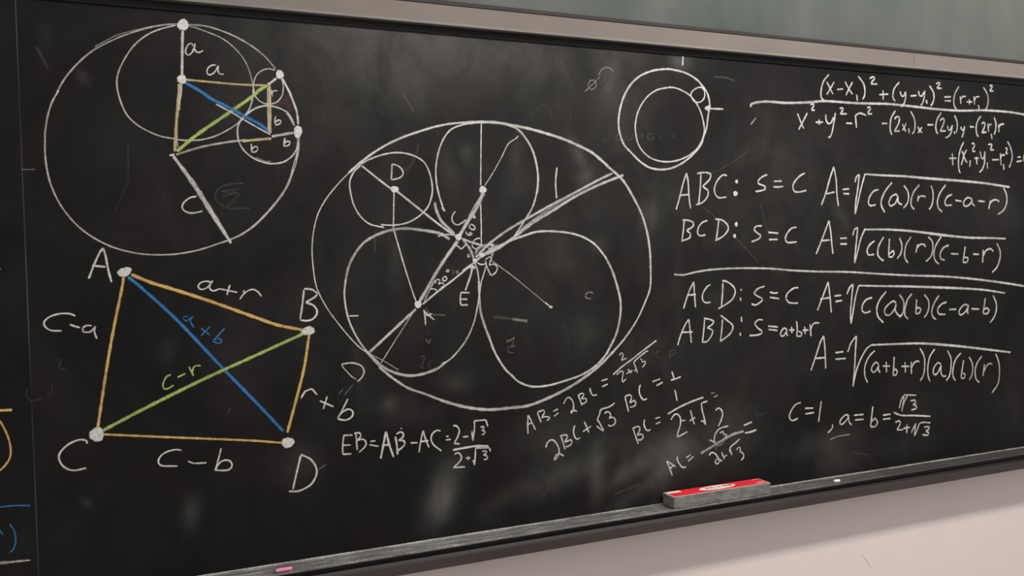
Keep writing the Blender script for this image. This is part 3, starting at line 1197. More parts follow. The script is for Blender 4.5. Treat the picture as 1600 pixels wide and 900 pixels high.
   ('W',[69],0.76,'15711,13966 15497,14000 15320,13882 15250,13760 15357,13690 15569,13796 15689,13941 15641,13767 15691,13705'),
   ], []),
  ('minus_sign', [
   ('W',[70],0.76,'15819,13860 16165,13835'),
   ], []),
  ('chalk_letter', [
   ('W',[71],0.76,'16446,14189 16397,13937 16341,13696 16531,13677 16633,13774 16507,13856 16362,13786'),
   ], []),
  ('parenthesis', [
   ('W',[71],0.76,'16798,14253 16948,13991 16950,13761 16841,13535 16658,13375'),
   ], []),
  ('square_root_sign', [
   ('W',[62],0.76,'10658,14511 10769,14707 10892,14796 10842,14401 10798,13983 10810,13631 10891,13979 10984,14396 11109,14743'),
   ('W',[60, 93, 69],0.78,'11109,14743 11959,14701 12931,14660 13932,14607 15317,14522 16393,14435 17355,14299'),
   ], []),
 ]),
 ('main', 'area_formula', 'chalk formula row reading ABD with S equals a plus b plus r', [
  ('', [
   ], []),
  ('chalk_letter', [
   ('W',[52],0.76,'4764,13373 4848,13606 5000,13892 5124,14045 5162,13747 5199,13404'),
   ('W',[52],0.76,'4876,13706 5243,13698'),
   ], []),
  ('chalk_letter', [
   ('W',[53],0.76,'5633,14020 5602,13724 5557,13429'),
   ('W',[53],0.76,'5605,14045 5771,14014 5939,13955 5882,13871 5714,13787 5880,13709 5879,13617 5766,13463 5682,13410 5529,13412'),
   ], []),
  ('chalk_letter', [
   ('W',[54],0.76,'6221,13992 6190,13693 6145,13395'),
   ('W',[54],0.76,'6160,14099 6362,13962 6561,13802 6545,13674 6416,13542 6130,13384'),
   ], []),
  ('colon', [
   ('W',[55],0.76,'6856,14037 6864,13880'),
   ('W',[55],0.76,'6818,13601 6817,13501'),
   ], []),
  ('chalk_letter', [
   ('W',[55],0.76,'7596,13903 7434,13916 7301,13823 7403,13700 7564,13597 7549,13527 7372,13494 7122,13498'),
   ], []),
  ('equals_sign', [
   ('W',[56],0.76,'7773,13724 8118,13682'),
   ('W',[56],0.76,'7788,13632 8103,13587'),
   ], []),
  ('chalk_letter', [
   ('W',[57],0.76,'8440,13592 8338,13652 8223,13536 8211,13425 8325,13427 8440,13583 8422,13481 8479,13410'),
   ], []),
  ('plus_sign', [
   ('W',[57],0.76,'8509,13580 8710,13569'),
   ('W',[57],0.76,'8607,13674 8617,13479'),
   ], []),
  ('chalk_letter', [
   ('W',[57],0.76,'8786,13823 8808,13573 8784,13393 8941,13375 8982,13464 8854,13525'),
   ], []),
  ('plus_sign', [
   ('W',[58],0.76,'9000,13540 9216,13542'),
   ('W',[58],0.76,'9076,13650 9098,13421'),
   ], []),
  ('chalk_letter', [
   ('W',[58],0.76,'9275,13708 9309,13350'),
   ('W',[58],0.76,'9292,13547 9411,13715 9618,13723'),
   ], []),
 ]),
 ('main', 'area_formula', 'chalk formula with A equals the root of a plus b plus r', [
  ('', [
   ], []),
  ('chalk_letter', [
   ('W',[61],0.74,'9305,12379 9496,12802 9675,13205 9777,13347 9824,12966 9852,12386'),
   ('W',[61],0.74,'9436,12714 9823,12712'),
   ], []),
  ('equals_sign', [
   ('W',[62],0.74,'10215,12826 10520,12839'),
   ('W',[62],0.74,'10215,12640 10611,12637'),
   ], []),
  ('parenthesis', [
   ('W',[59],0.72,'11755,12800 11514,12625 11356,12351 11356,12067 11463,11859'),
   ], []),
  ('chalk_letter', [
   ('W',[60],0.72,'11895,12385 11780,12455 11641,12331 11609,12191 11736,12158 11895,12314 11908,12370 11895,12218 11959,12118'),
   ], []),
  ('plus_sign', [
   ('W',[60],0.72,'12056,12312 12359,12291'),
   ('W',[60],0.72,'12204,12436 12217,12109'),
   ], []),
  ('chalk_letter', [
   ('W',[61],0.72,'12528,12569 12509,12271 12476,12018 12607,11998 12659,12115 12574,12194 12489,12128'),
   ], []),
  ('plus_sign', [
   ('W',[61],0.72,'12816,12250 13167,12225'),
   ('W',[61],0.72,'12968,12375 12988,12043'),
   ], []),
  ('chalk_letter', [
   ('W',[62],0.72,'13233,12367 13234,11977'),
   ('W',[62],0.72,'13233,12172 13367,12333 13534,12371 13568,12320'),
   ], []),
  ('parenthesis', [
   ('W',[62],0.72,'13587,12759 13770,12478 13791,12182 13738,11915 13603,11753'),
   ], []),
  ('parenthesis', [
   ('W',[63],0.72,'14225,12696 14008,12463 13927,12172 13941,11875 14024,11696'),
   ], []),
  ('chalk_letter', [
   ('W',[63],0.72,'14489,12208 14351,12267 14180,12105 14146,11934 14284,11900 14455,12086 14503,12182 14490,11934 14595,11817 14713,11828'),
   ], []),
  ('parenthesis', [
   ('W',[64],0.72,'14765,12613 14920,12353 14921,12053 14853,11808 14714,11668'),
   ], []),
  ('parenthesis', [
   ('W',[64],0.72,'15363,12500 15117,12290 15013,11997 15014,11796 15120,11637'),
   ], []),
  ('chalk_letter', [
   ('W',[65],0.72,'15485,12266 15416,11968 15368,11704 15510,11684 15559,11806 15438,11866'),
   ], []),
  ('parenthesis', [
   ('W',[65],0.72,'15721,12351 15866,12139 15889,11934 15832,11735 15725,11617'),
   ], []),
  ('parenthesis', [
   ('W',[66],0.72,'16299,12339 16083,12124 15997,11876 16050,11618 16196,11504'),
   ], []),
  ('chalk_letter', [
   ('W',[66],0.72,'16425,12075 16355,11697'),
   ('W',[66],0.72,'16412,11846 16558,12041 16742,12079 16779,12015'),
   ], []),
  ('parenthesis', [
   ('W',[67],0.72,'16939,12375 17091,12055 17116,11692 17044,11387 16771,11125'),
   ], []),
  ('square_root_sign', [
   ('W',[63],0.76,'10685,12820 10828,13092 11026,13268 10982,12801 10950,12332 10887,11795 11012,12234 11200,12598 11420,12868 11609,12975'),
   ('W',[66, 94, 80],0.78,'11609,12970 12606,12940 13600,12900 14625,12795 15683,12657 16775,12498 17637,12372'),
   ], []),
 ]),
 ('main', 'value_equation', 'chalk line reading c equals 1 with a equals b', [
  ('', [
   ], []),
  ('chalk_letter', [
   ('W',[55],0.72,'8932,11493 8728,11442 8554,11252 8513,11097 8610,11006 8813,11046'),
   ], []),
  ('equals_sign', [
   ('W',[56],0.72,'9077,11310 9383,11292'),
   ('W',[56],0.72,'9088,11149 9412,11161'),
   ], []),
  ('chalk_digit', [
   ('W',[57],0.72,'9681,11474 9620,11132 9578,10868'),
   ], []),
  ('comma', [
   ('W',[57],0.72,'10100,10762 10088,10646 9918,10519'),
   ], []),
  ('chalk_letter', [
   ('W',[58],0.72,'10731,10937 10608,10986 10423,10872 10362,10760 10454,10718 10638,10828 10713,10939 10731,10772 10836,10653'),
   ], []),
  ('equals_sign', [
   ('W',[59],0.72,'10930,10942 11305,10931'),
   ('W',[59],0.72,'10960,10797 11311,10788'),
   ], []),
  ('chalk_letter', [
   ('W',[60],0.72,'11672,11146 11627,10854 11576,10543 11768,10529 11863,10640 11768,10783 11608,10688'),
   ], []),
  ('equals_sign', [
   ('W',[60],0.72,'12075,10836 12380,10842'),
   ('W',[60],0.72,'12075,10716 12380,10712'),
   ], []),
  ('chalk_digit', [
   ('W',[60],0.72,'13202,11173 13403,11180 13437,11104 13303,11042 13457,11004 13437,10907 13236,10891'),
   ], []),
  ('chalk_digit', [
   ('W',[59],0.72,'12576,10572 12740,10615 12793,10527 12707,10413 12642,10337 12905,10321'),
   ], []),
  ('plus_sign', [
   ('W',[59],0.72,'12905,10355 13171,10368'),
   ('W',[59],0.72,'13057,10477 13045,10185'),
   ], []),
  ('chalk_digit', [
   ('W',[60],0.72,'13777,10309 13981,10314 14002,10237 13845,10188 13982,10115 13948,10044 13709,10078'),
   ], []),
  ('fraction_bar', [
   ('W',[64],0.74,'12510,10879 12805,10769 13404,10704 14048,10620'),
   ], []),
  ('square_root_sign', [
   ('W',[54],0.7,'12739,10994 12838,11277 12936,11356 12904,11174 12838,10878 12924,11124 13069,11331'),
   ('W',[55],0.7,'12936,11376 13436,11325'),
   ], []),
  ('square_root_sign', [
   ('W',[55],0.7,'13238,10190 13338,10352 13438,10465'),
   ('W',[55],0.7,'13405,10444 13372,10078 13472,10240 13607,10449 14049,10421'),
   ], []),
  ('underline', [
   ('W',[39],0.5,'9996,10315 10331,10379 10761,10391'),
   ], []),
 ]),
 ('main', 'ratio_equation', 'chalk equation starting with EB under the large circle', [
  ('', [
   ], []),
  ('chalk_letter', [
   ('W',[43],0.76,'-4191,11882 -4220,11669 -4226,11459'),
   ('W',[43],0.76,'-4203,11883 -3991,11869'),
   ('W',[43],0.76,'-4220,11662 -4039,11650'),
   ('W',[43],0.76,'-4226,11459 -4030,11449'),
   ], []),
  ('chalk_letter', [
   ('W',[44],0.76,'-3914,11885 -3904,11707 -3893,11512'),
   ('W',[44],0.76,'-3954,11900 -3847,11908 -3796,11861 -3826,11793 -3911,11731 -3755,11750 -3685,11660 -3724,11569 -3858,11460'),
   ], []),
  ('equals_sign', [
   ('W',[44],0.76,'-3588,11685 -3467,11685'),
   ('W',[44],0.76,'-3614,11610 -3398,11551'),
   ], []),
  ('chalk_letter', [
   ('W',[57],0.78,'-3356,11267 -3302,11500 -3246,11757 -3214,11874 -3164,11629 -3107,11431 -3049,11261'),
   ('W',[57],0.78,'-3324,11562 -3128,11565'),
   ], []),
  ('chalk_letter', [
   ('W',[51],0.77,'-3001,11744 -2969,11536 -2957,11306'),
   ('W',[51],0.77,'-2970,11789 -2875,11828 -2802,11784 -2823,11702 -2929,11641 -2805,11616 -2770,11539 -2834,11474 -2960,11391'),
   ], []),
  ('chalk_dot', [
   ('W',[45],0.76,'-2860,11923 -2854,11886'),
   ], []),
  ('minus_sign', [
   ('W',[46],0.76,'-2637,11550 -2469,11537'),
   ], []),
  ('chalk_letter', [
   ('W',[46],0.76,'-2441,11310 -2392,11573 -2328,11810 -2277,11609 -2193,11393'),
   ('W',[46],0.76,'-2405,11554 -2202,11558'),
   ], []),
  ('chalk_letter', [
   ('W',[46],0.76,'-1902,11755 -1992,11776 -2109,11702 -2138,11571 -2076,11442 -1887,11279'),
   ], []),
  ('equals_sign', [
   ('W',[47],0.76,'-1768,11606 -1706,11612'),
   ('W',[47],0.76,'-1778,11528 -1655,11533'),
   ], []),
  ('chalk_digit', [
   ('W',[47],0.76,'-1589,11847 -1510,11840 -1434,11733 -1477,11576 -1572,11425 -1428,11398'),
   ], []),
  ('minus_sign', [
   ('W',[47],0.76,'-1345,11558 -1213,11554'),
   ], []),
  ('chalk_digit', [
   ('W',[48],0.76,'-889,11742 -808,11759 -796,11707 -864,11664 -784,11644 -780,11580 -866,11559'),
   ], []),
  ('chalk_digit', [
   ('W',[44],0.72,'-1564,11164 -1498,11194 -1420,11149 -1396,11046 -1490,10933 -1584,10869'),
   ('W',[44],0.72,'-1610,10855 -1308,10837'),
   ], []),
  ('plus_sign', [
   ('W',[44],0.72,'-1290,11047 -1166,11033'),
   ('W',[44],0.72,'-1223,11089 -1225,10982'),
   ], []),
  ('chalk_digit', [
   ('W',[45],0.72,'-861,11162 -753,11163 -740,11111 -836,11071 -729,11034 -730,10959 -825,10957'),
   ], []),
  ('fraction_bar', [
   ('W',[60],0.78,'-1601,11272 -1351,11290 -1005,11303 -697,11270'),
   ], []),
  ('square_root_sign', [
   ('W',[45],0.76,'-1118,11677 -1106,11588 -1096,11438 -1066,11609 -1043,11807 -1052,11912 -751,11909 -701,11736'),
   ], []),
  ('square_root_sign', [
   ('W',[45],0.76,'-1106,10976 -1080,10936 -1063,10846 -1043,11057 -1028,11260 -819,11238 -670,11230 -645,11126'),
   ], []),
 ]),
 ('main', 'slanted_equation', 'slanting chalk equation starting AB, topmost of the four', [
  ('', [
   ], []),
  ('chalk_letter', [
   ('W',[43],0.74,'361,11459 356,11670 370,11923 444,11784 566,11535'),
   ('W',[43],0.74,'366,11690 472,11725'),
   ], []),
  ('chalk_letter', [
   ('W',[43],0.74,'622,11961 678,11815 724,11705'),
   ('W',[43],0.74,'632,11969 788,12008 830,11951 776,11877 736,11810 805,11839 952,11816 961,11771 872,11735'),
   ], []),
  ('equals_sign', [
   ('W',[44],0.74,'1062,11948 1192,11998'),
   ('W',[44],0.74,'1080,11822 1204,11899'),
   ], []),
  ('chalk_digit', [
   ('W',[44],0.74,'1353,12109 1425,12227 1505,12260 1594,12177 1633,12066 1621,11942 1569,11848 1549,11895 1610,11925 1731,11887'),
   ], []),
  ('chalk_letter', [
   ('W',[45],0.74,'1762,12313 1819,12167 1876,12020'),
   ('W',[45],0.74,'1775,12292 1890,12343 1935,12287 1851,12197 2002,12192 1987,12104 1840,12052'),
   ], []),
  ('chalk_letter', [
   ('W',[45],0.74,'2108,12459 2120,12365 2188,12258 2304,12260'),
   ], []),
  ('equals_sign', [
   ('W',[45],0.74,'2439,12604 2627,12639'),
   ('W',[46],0.74,'2460,12452 2625,12508'),
   ], []),
  ('chalk_digit', [
   ('W',[41],0.72,'2972,13217 3036,13279 3094,13253 3078,13177 3034,13081 3187,13131'),
   ], []),
  ('chalk_digit', [
   ('W',[41],0.72,'2889,12729 3017,12808 3088,12792 3079,12715 3052,12607 3064,12518 3167,12599'),
   ], []),
  ('plus_sign', [
   ('W',[41],0.72,'3181,12730 3362,12805'),
   ('W',[41],0.72,'3221,12848 3335,12730'),
   ], []),
  ('chalk_digit', [
   ('W',[41],0.72,'3598,13077 3637,13085 3661,12995 3740,13012 3770,12976 3659,12851'),
   ], []),
  ('fraction_bar', [
   ('W',[50],0.74,'2788,12737 3044,12916 3353,13093 3665,13283 3875,13404 4100,13536'),
   ], []),
  ('square_root_sign', [
   ('W',[41],0.72,'3413,12779 3465,12820 3515,12728 3466,12864 3403,13012 3481,13080 3664,13195 3795,13275 3847,13272'),
   ], []),
 ]),
 ('main', 'slanted_equation', 'slanting chalk equation starting 2BC plus root 3', [
  ('', [
   ], []),
  ('chalk_digit', [
   ('W',[46],0.76,'840,11074 892,11193 1011,11243 1128,11150 1204,10982 1192,10858 1091,10726 1071,10764 1143,10863 1242,10861 1341,10797'),
   ], []),
  ('chalk_letter', [
   ('W',[46],0.76,'1260,11324 1326,11129 1373,10963'),
   ('W',[46],0.76,'1240,11317 1410,11326 1449,11278 1366,11143 1548,11196 1577,11112 1505,11048 1394,11024'),
   ], []),
  ('chalk_letter', [
   ('W',[46],0.76,'1660,11544 1622,11422 1640,11276 1709,11179 1801,11215'),
   ], []),
  ('plus_sign', [
   ('W',[47],0.76,'1885,11359 2122,11477'),
   ('W',[47],0.76,'1929,11617 2058,11315'),
   ], []),
  ('chalk_digit', [
   ('W',[48],0.76,'2520,11759 2586,11802 2680,11757 2693,11681 2645,11624 2763,11642 2833,11565 2808,11464 2675,11424 2619,11462'),
   ], []),
  ('chalk_letter', [
   ('W',[48],0.76,'3127,12138 3172,11969 3232,11735'),
   ('W',[48],0.76,'3127,12147 3271,12176 3333,12113 3268,11960 3414,12031 3461,11923 3388,11867 3267,11857'),
   ], []),
  ('chalk_letter', [
   ('W',[51],0.78,'3602,12421 3562,12324 3568,12191 3623,12075 3701,12012 3792,12038'),
   ], []),
  ('equals_sign', [
   ('W',[51],0.78,'3968,12467 4206,12520'),
   ('W',[51],0.78,'4085,12350 4285,12429'),
   ], []),
  ('chalk_digit', [
   ('W',[52],0.78,'4568,12696 4607,12592 4646,12476'),
   ('W',[52],0.78,'4538,12461 4686,12484 4849,12529'),
   ], []),
  ('square_root_sign', [
   ('W',[47],0.76,'2276,11469 2460,11320 2481,11336 2350,11568 2309,11617 2374,11765 2417,11871 2605,11909 2731,11952 2816,12009'),
   ], []),
 ]),
 ('main', 'slanted_equation', 'slanting chalk equation starting BC, third of the four', [
  ('', [
   ], []),
  ('chalk_letter', [
   ('W',[49],0.76,'3360,11293 3437,11078 3514,10874'),
   ('W',[49],0.76,'3346,11299 3507,11336 3574,11295 3545,11206 3477,11109 3625,11128 3664,11055 3610,10980 3502,10980'),
   ], []),
  ('chalk_letter', [
   ('W',[49],0.76,'3711,11501 3690,11376 3734,11256 3815,11190 3888,11218'),
   ], []),
  ('equals_sign', [
   ('W',[49],0.76,'4044,11493 4192,11514'),
   ('W',[49],0.76,'4053,11346 4199,11385'),
   ], []),
  ('chalk_digit', [
   ('W',[50],0.76,'4530,11412 4628,11532 4740,11538 4823,11432 4821,11244 4749,11062 4719,10929 4874,10979 5044,11045'),
   ], []),
  ('minus_sign', [
   ('W',[50],0.76,'4850,11359 4990,11350'),
   ], []),
  ('plus_sign', [
   ('W',[51],0.76,'5117,11321 5303,11406'),
   ('W',[51],0.76,'5149,11614 5203,11420 5272,11212'),
   ], []),
  ('chalk_digit', [
   ('W',[52],0.76,'5967,11529 6040,11582 6142,11549 6200,11424 6154,11259 6050,11088'),
   ], []),
  ('chalk_digit', [
   ('W',[52],0.78,'4656,12203 4695,12053 4728,11891'),
   ], []),
  ('equals_sign', [
   ('W',[46],0.5,'5822,12001 5934,12019'),
   ('W',[46],0.5,'5919,11893 6046,11941'),
   ], []),
  ('fraction_bar', [
   ('W',[56],0.78,'4435,11573 4714,11689 5052,11800 5336,11871 5580,11921'),
   ], []),
  ('square_root_sign', [
   ('W',[51],0.76,'5487,11286 5559,11279 5644,11169 5589,11384 5533,11580 5507,11768 5708,11808'),
   ], []),
 ]),
 ('main', 'slanted_equation', 'slanting chalk equation starting AC, nearest the red eraser', [
  ('', [
   ], []),
  ('chalk_letter', [
   ('W',[48],0.74,'4379,10338 4473,10127 4560,9917'),
   ('W',[48],0.74,'4392,10324 4530,10238 4668,10140'),
   ('W',[48],0.74,'4487,10114 4613,10205'),
   ], []),
  ('chalk_letter', [
   ('W',[49],0.74,'4755,10420 4713,10359 4781,10209 4892,10102 5005,10101'),
   ], []),
  ('equals_sign', [
   ('W',[49],0.74,'5008,10349 5150,10417'),
   ('W',[49],0.74,'5063,10248 5235,10360'),
   ], []),
  ('chalk_digit', [
   ('W',[50],0.74,'6107,10902 6195,10929 6239,10901 6209,10856 6327,10844 6341,10794 6252,10767'),
   ], []),
  ('chalk_digit', [
   ('W',[50],0.74,'5752,10326 5810,10392 5926,10367 6042,10233 6085,10108 6011,10056 5939,10112 5983,10192 6071,10194 6173,10110'),
   ], []),
  ('plus_sign', [
   ('W',[50],0.74,'6161,10377 6204,10264 6262,10160'),
   ('W',[50],0.74,'6248,10235 6337,10273'),
   ], []),
  ('chalk_digit', [
   ('W',[51],0.74,'6665,10383 6740,10448 6800,10417 6769,10323 6874,10263 6903,10162 6812,10069'),
   ], []),
  ('equals_sign', [
   ('W',[59],0.8,'6910,11029 7198,11099'),
   ('W',[59],0.8,'6953,10817 7150,10827 7348,10864'),
   ], []),
  ('erased_mark', [
   ('W',[39],0.35,'5971,10446 5987,10553 6133,10574 6266,10668'),
   ], []),
  ('fraction_bar', [
   ('W',[89],0.62,'5478,10416 5724,10509 5958,10604 6252,10718 6549,10821 6908,10870'),
   ], []),
  ('square_root_sign', [
   ('W',[50],0.74,'5756,10746 5842,10713 5944,10642 5916,10753 5975,10915 6108,11023 6388,11068'),
   ], []),
  ('square_root_sign', [
   ('W',[51],0.74,'6412,10411 6514,10254 6442,10432 6487,10500 6636,10581 6772,10677'),
   ], []),
 ]),
 ('main', 'erased_marks', 'faint trace of erased chalk', [
  ('', [
   ('W',[42],0.16,'-6202,17473 -6529,17435 -6725,17332 -6778,17181 -6701,17048 -6543,16948 -6086,16943'),
   ('W',[42],0.16,'-6662,17299 -6271,17354'),
   ('W',[42],0.16,'-6633,17182 -6339,17286'),
   ('W',[106],0.12,'-6542,16981 -6274,17253 -6662,17282'),
   ('W',[23],0.3,'-10328,17674 -10096,17685'),
   ('W',[58],0.14,'-9998,20051 -9934,19933 -9806,19635'),
   ('W',[45],0.2,'-2646,19552 -2389,19167'),
   ('W',[73],0.1,'-3306,19249 -3089,19045'),
   ('W',[49],0.1,'-8423,18227 -8463,17456 -8718,16877'),
   ('W',[47],0.5,'7398,19456 7206,19253'),
   ('W',[45],0.2,'6020,20466 6360,20475 6677,20409'),
   ('W',[38],0.34,'2472,20291 2567,20436 2706,20497 2822,20473 2900,20398'),
   ('W',[37],0.34,'2193,19958 2284,19923 2400,20029 2356,20165 2241,20138 2171,20035 2193,19958'),
   ('W',[37],0.34,'2078,19864 2239,20000 2518,20255'),
   ('W',[34],0.18,'2652,19964 2794,20152 2895,20098 2791,19972 2628,19943'),
   ('W',[35],0.18,'3079,18882 2961,18797 2982,18677 3124,18722 3103,18862'),
   ('W',[35],0.18,'3268,18848 3290,18707 3409,18732 3459,18876'),
   ('W',[35],0.18,'3675,18904 3649,18740'),
   ('W',[36],0.18,'3747,18907 3721,18763'),
   ('W',[36],0.18,'4062,18898 3916,18872 3890,18748 4036,18733 4086,18837'),
   ('W',[36],0.18,'4704,18922 4677,18776'),
   ('W',[36],0.18,'4307,18887 4281,18762'),
   ('W',[52],0.1,'2729,18929 2773,18710 2540,18662'),
   ('W',[50],0.1,'1644,19417 1662,19182 1591,18944'),
   ('W',[49],0.1,'588,19135 853,19456 1070,19428 1153,19160'),
   ('W',[45],0.42,'2228,14828 2159,14870 2044,14834 1997,14776 2065,14713 2180,14708'),
   ('W',[42],0.2,'-194,13736 -24,13765 25,13685 -155,13598 -114,13499 21,13471'),
   ('W',[37],0.18,'-2361,13538 -2233,13530 -2290,13400 -2357,13282 -2261,13265'),
   ('W',[37],0.18,'-2063,13426 -2150,13370 -2163,13289 -2121,13245'),
   ('W',[37],0.3,'-2211,13936 -2149,13820 -2093,13929'),
   ('W',[24],0.15,'-2142,14148 -2144,14045'),
   ('W',[62],0.2,'-1512,15544 -1505,15378'),
   ('W',[62],0.3,'-1425,15500 -1437,15449 -1382,15427 -1385,15489 -1425,15500'),
   ('W',[39],0.35,'-168,13767 20,13809 20,13852'),
   ('W',[39],0.35,'40,13626 -54,13621'),
   ('W',[75],0.15,'-2293,18439 -2340,18236 -2430,18033 -2539,17870 -2645,17808'),
   ('W',[29],0.2,'-3367,16455 -3380,15915'),
   ('W',[33],0.2,'4516,12847 4542,12807'),
   ('W',[34],0.2,'5767,12114 5780,12067'),
   ('W',[33],0.2,'4189,13251 4083,13224 4094,13100 4186,13083'),
   ('W',[33],0.2,'4532,13038 4520,13196 4615,13258 4695,13219 4667,13130 4533,13128'),
   ('W',[35],0.16,'5597,17030 6010,16732 6695,16168 7452,15500'),
   ('W',[34],0.16,'5735,17859 6180,18017 7146,18536'),
   ('W',[36],0.16,'7519,17125 7790,16289'),
   ('W',[35],0.16,'10822,9850 11576,9701'),
   ('W',[29],0.12,'3427,10342 3819,10471'),
   ('W',[32],0.12,'7276,11472 7366,11243 7757,11331'),
   ('W',[30],0.14,'678,9908 822,9941 911,10086'),
   ('W',[31],0.14,'1379,10238 1557,10374'),
   ('W',[29],0.22,'2782,9646 3311,9766 3555,9820'),
   ('W',[31],0.14,'-9908,13957 -9767,13948 -9829,13794 -9676,13735'),
   ('W',[31],0.14,'-10384,13457 -10403,13302 -10311,13184 -10143,13217'),
   ('W',[31],0.14,'-9965,13519 -9958,13328 -10031,13240'),
   ('W',[40],0.12,'-6673,12583 -6604,12713'),
   ], []),
 ]),
 ('side', 'coloured_chalk_notes', "ends of yellow, blue and white chalk notes at the board's right edge", [
  ('', [
   ('Y',[63],0.85,'-11286,13074 -10861,13045 -10658,13036'),
   ], []),
  ('chalk_circle', [
   ('Y',[41],0.85,'-10868,12844 -10769,12601 -10711,12330 -10733,12098 -10903,11883 -11067,11809 -11244,12047 -11284,12391 -11166,12718 -11001,12872 -10868,12844'),
   ], []),
  ('chalk_line', [
   ('B',[37],0.75,'-11460,11224 -10929,11174 -10685,11167 -10411,11130'),
   ], []),
  ('chalk_bracket', [
   ('B',[35],0.75,'-10779,10818 -10703,10665 -10688,10474 -10729,10322 -10799,10255'),
   ], []),
  ('chalk_letter', [
   ('B',[35],0.75,'-11021,10868 -10958,10750 -10900,10616'),
   ], []),
  ('chalk_line', [
   ('W',[81, 70, 35],0.7,'-11500,10147 -10968,10083 -10449,10057'),
   ], []),
  ('chalk_letter', [
   ('W',[34],0.6,'-10827,15803 -10748,15765'),
   ], []),
 ]),
]
# hazy patches of rubbed-out chalk, plus broad pale areas along the top centre: (x, z, radius x, radius z, turn, strength)
PALE_PATCHES = [(-0.0266, 1.0001, 0.0683, 0.0219, 30, 0.174), (0.3553, 0.9673, 0.118, 0.0202, 28, 0.29), (0.2801, 1.1011, 0.0762, 0.0495, 0, 0.16), (0.0968, 1.1043, 0.0534, 0.0639, 0, 0.203), (0.4148, 0.9937, 0.0281, 0.0577, -5, 0.261), (0.6654, 1.1226, 0.0652, 0.0705, 0, 0.1), (-0.2489, 1.231, 0.0932, 0.0298, 0, 0.1), (-0.2872, 1.5577, 0.0182, 0.073, 0, 0.12), (1.3673, 1.0862, 0.1359, 0.0592, 0, 0.08), (-0.3814, 1.3587, 0.0147, 0.0865, 0, 0.12), (0.3491, 1.9506, 0.0765, 0.0974, 0, 0.16), (0.4437, 1.74, 0.1786, 0.0665, 0, 0.1), (-0.6343, 1.2656, 0.0794, 0.1098, 0, 0.06), (-0.9193, 1.9519, 0.0092, 0.0176, 30, 0.3), (-0.9841, 2.0217, 0.0111, 0.037, 0, 0.1), (-0.3482, 2.1008, 0.1318, 0.0424, 0, 0.25), (-0.0553, 2.0811, 0.1316, 0.0599, 0, 0.22), (-0.2456, 2.0375, 0.1833, 0.0867, 0, 0.15), (-0.2752, 2.0641, 0.3621, 0.1148, 0, 0.3), (0.1851, 2.1153, 0.3061, 0.1096, 0, 0.22), (-0.4809, 1.9105, 0.1666, 0.1245, 0, 0.12), (-0.1824, 1.0356, 0.0321, 0.079, -24, 0.725), (-0.1992, 0.9997, 0.032, 0.0333, -10, 0.3625), (0.2747, 2.0109, 0.041, 0.1278, -4, 0.28), (0.4935, 2.0821, 0.0302, 0.0215, 0, 0.6), (0.1313, 1.0329, 0.0995, 0.029, 15, 0.406), (0.2283, 1.0327, 0.0206, 0.0656, -2, 0.522), (0.3172, 1.0172, 0.062, 0.0233, 25, 0.5075), (0.4516, 1.0576, 0.077, 0.0443, 0, 0.522), (0.5795, 1.0698, 0.127, 0.0696, 0, 0.18), (0.1894, 1.8276, 0.0145, 0.0538, 28, 0.42), (0.2012, 1.7692, 0.0255, 0.0159, 0, 0.26), (-0.1109, 1.8284, 0.0129, 0.018, 0, 0.3), (0.0164, 1.8306, 0.0153, 0.0337, -10, 0.26), (-0.158, 1.793, 0.0222, 0.0445, 0, 0.12), (-0.1498, 1.2829, 0.0419, 0.0212, 10, 0.22), (-0.3097, 1.2483, 0.0151, 0.0176, 0, 0.32), (0.3938, 1.6817, 0.0273, 0.0396, -10, 0.3), (0.2407, 1.6012, 0.0259, 0.0193, 0, 0.26), (0.1825, 1.394, 0.0546, 0.0482, 0, 0.14), (0.9725, 1.0287, 0.1447, 0.0298, 8, 0.2), (1.0329, 0.981, 0.0738, 0.0564, 0, 0.2175), (-0.744, 1.0594, 0.0166, 0.0378, -10, 0.319), (-0.9423, 1.1062, 0.0116, 0.0052, -50, 0.406), (-0.7808, 1.4009, 0.0148, 0.0291, 0, 0.14), (0.8929, 1.7088, 0.439, 0.1975, 0, 0.13), (-0.0635, 1.674, 0.4946, 0.3188, 0, 0.13), (0.5397, 1.2637, 0.3734, 0.189, 0, 0.09), (1.0346, 1.6911, 0.0387, 0.0147, -50, 0.25), (0.0445, 1.1257, 0.1047, 0.0632, 0, 0.12), (0.4804, 1.4545, 0.0162, 0.1014, 0, 0.1), (1.2479, 0.9805, 0.1578, 0.0389, 0, 0.1015), (0.6255, 1.4661, 0.0637, 0.0346, 0, 0.1), (0.1397, 1.5314, 0.1071, 0.0793, -20, 0.1), (0.3598, 1.3099, 0.0778, 0.0499, 0, 0.1), (-0.3624, 2.1136, 0.0874, 0.0281, 0, 0.16), (0.0444, 2.0583, 0.0684, 0.0459, -20, 0.18), (-0.2476, 1.9507, 0.0764, 0.058, 0, 0.1), (-0.8661, 1.8155, 0.0705, 0.0766, 0, 0.05), (-0.6862, 1.7014, 0.1021, 0.0667, 0, 0.06), (0.7583, 1.8483, 0.1324, 0.0699, 0, 0.12), (1.7035, 1.6923, 0.0888, 0.122, 0, 0.1), (-0.5157, 1.1418, 0.042, 0.0566, 0, 0.145), (0.1696, 1.1612, 0.1096, 0.0485, 0, 0.08)]

# ------------------------------------------------------------------ chalkboards
def pale_at(x, z):
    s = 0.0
    for cx, cz, rx, rz, ro, a in PALE_PATCHES:
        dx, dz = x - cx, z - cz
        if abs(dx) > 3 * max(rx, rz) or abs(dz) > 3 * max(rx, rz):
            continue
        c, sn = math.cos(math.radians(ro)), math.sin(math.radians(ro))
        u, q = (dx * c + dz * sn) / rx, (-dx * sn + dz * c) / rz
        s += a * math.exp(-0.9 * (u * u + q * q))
    return min(s, 1.0)

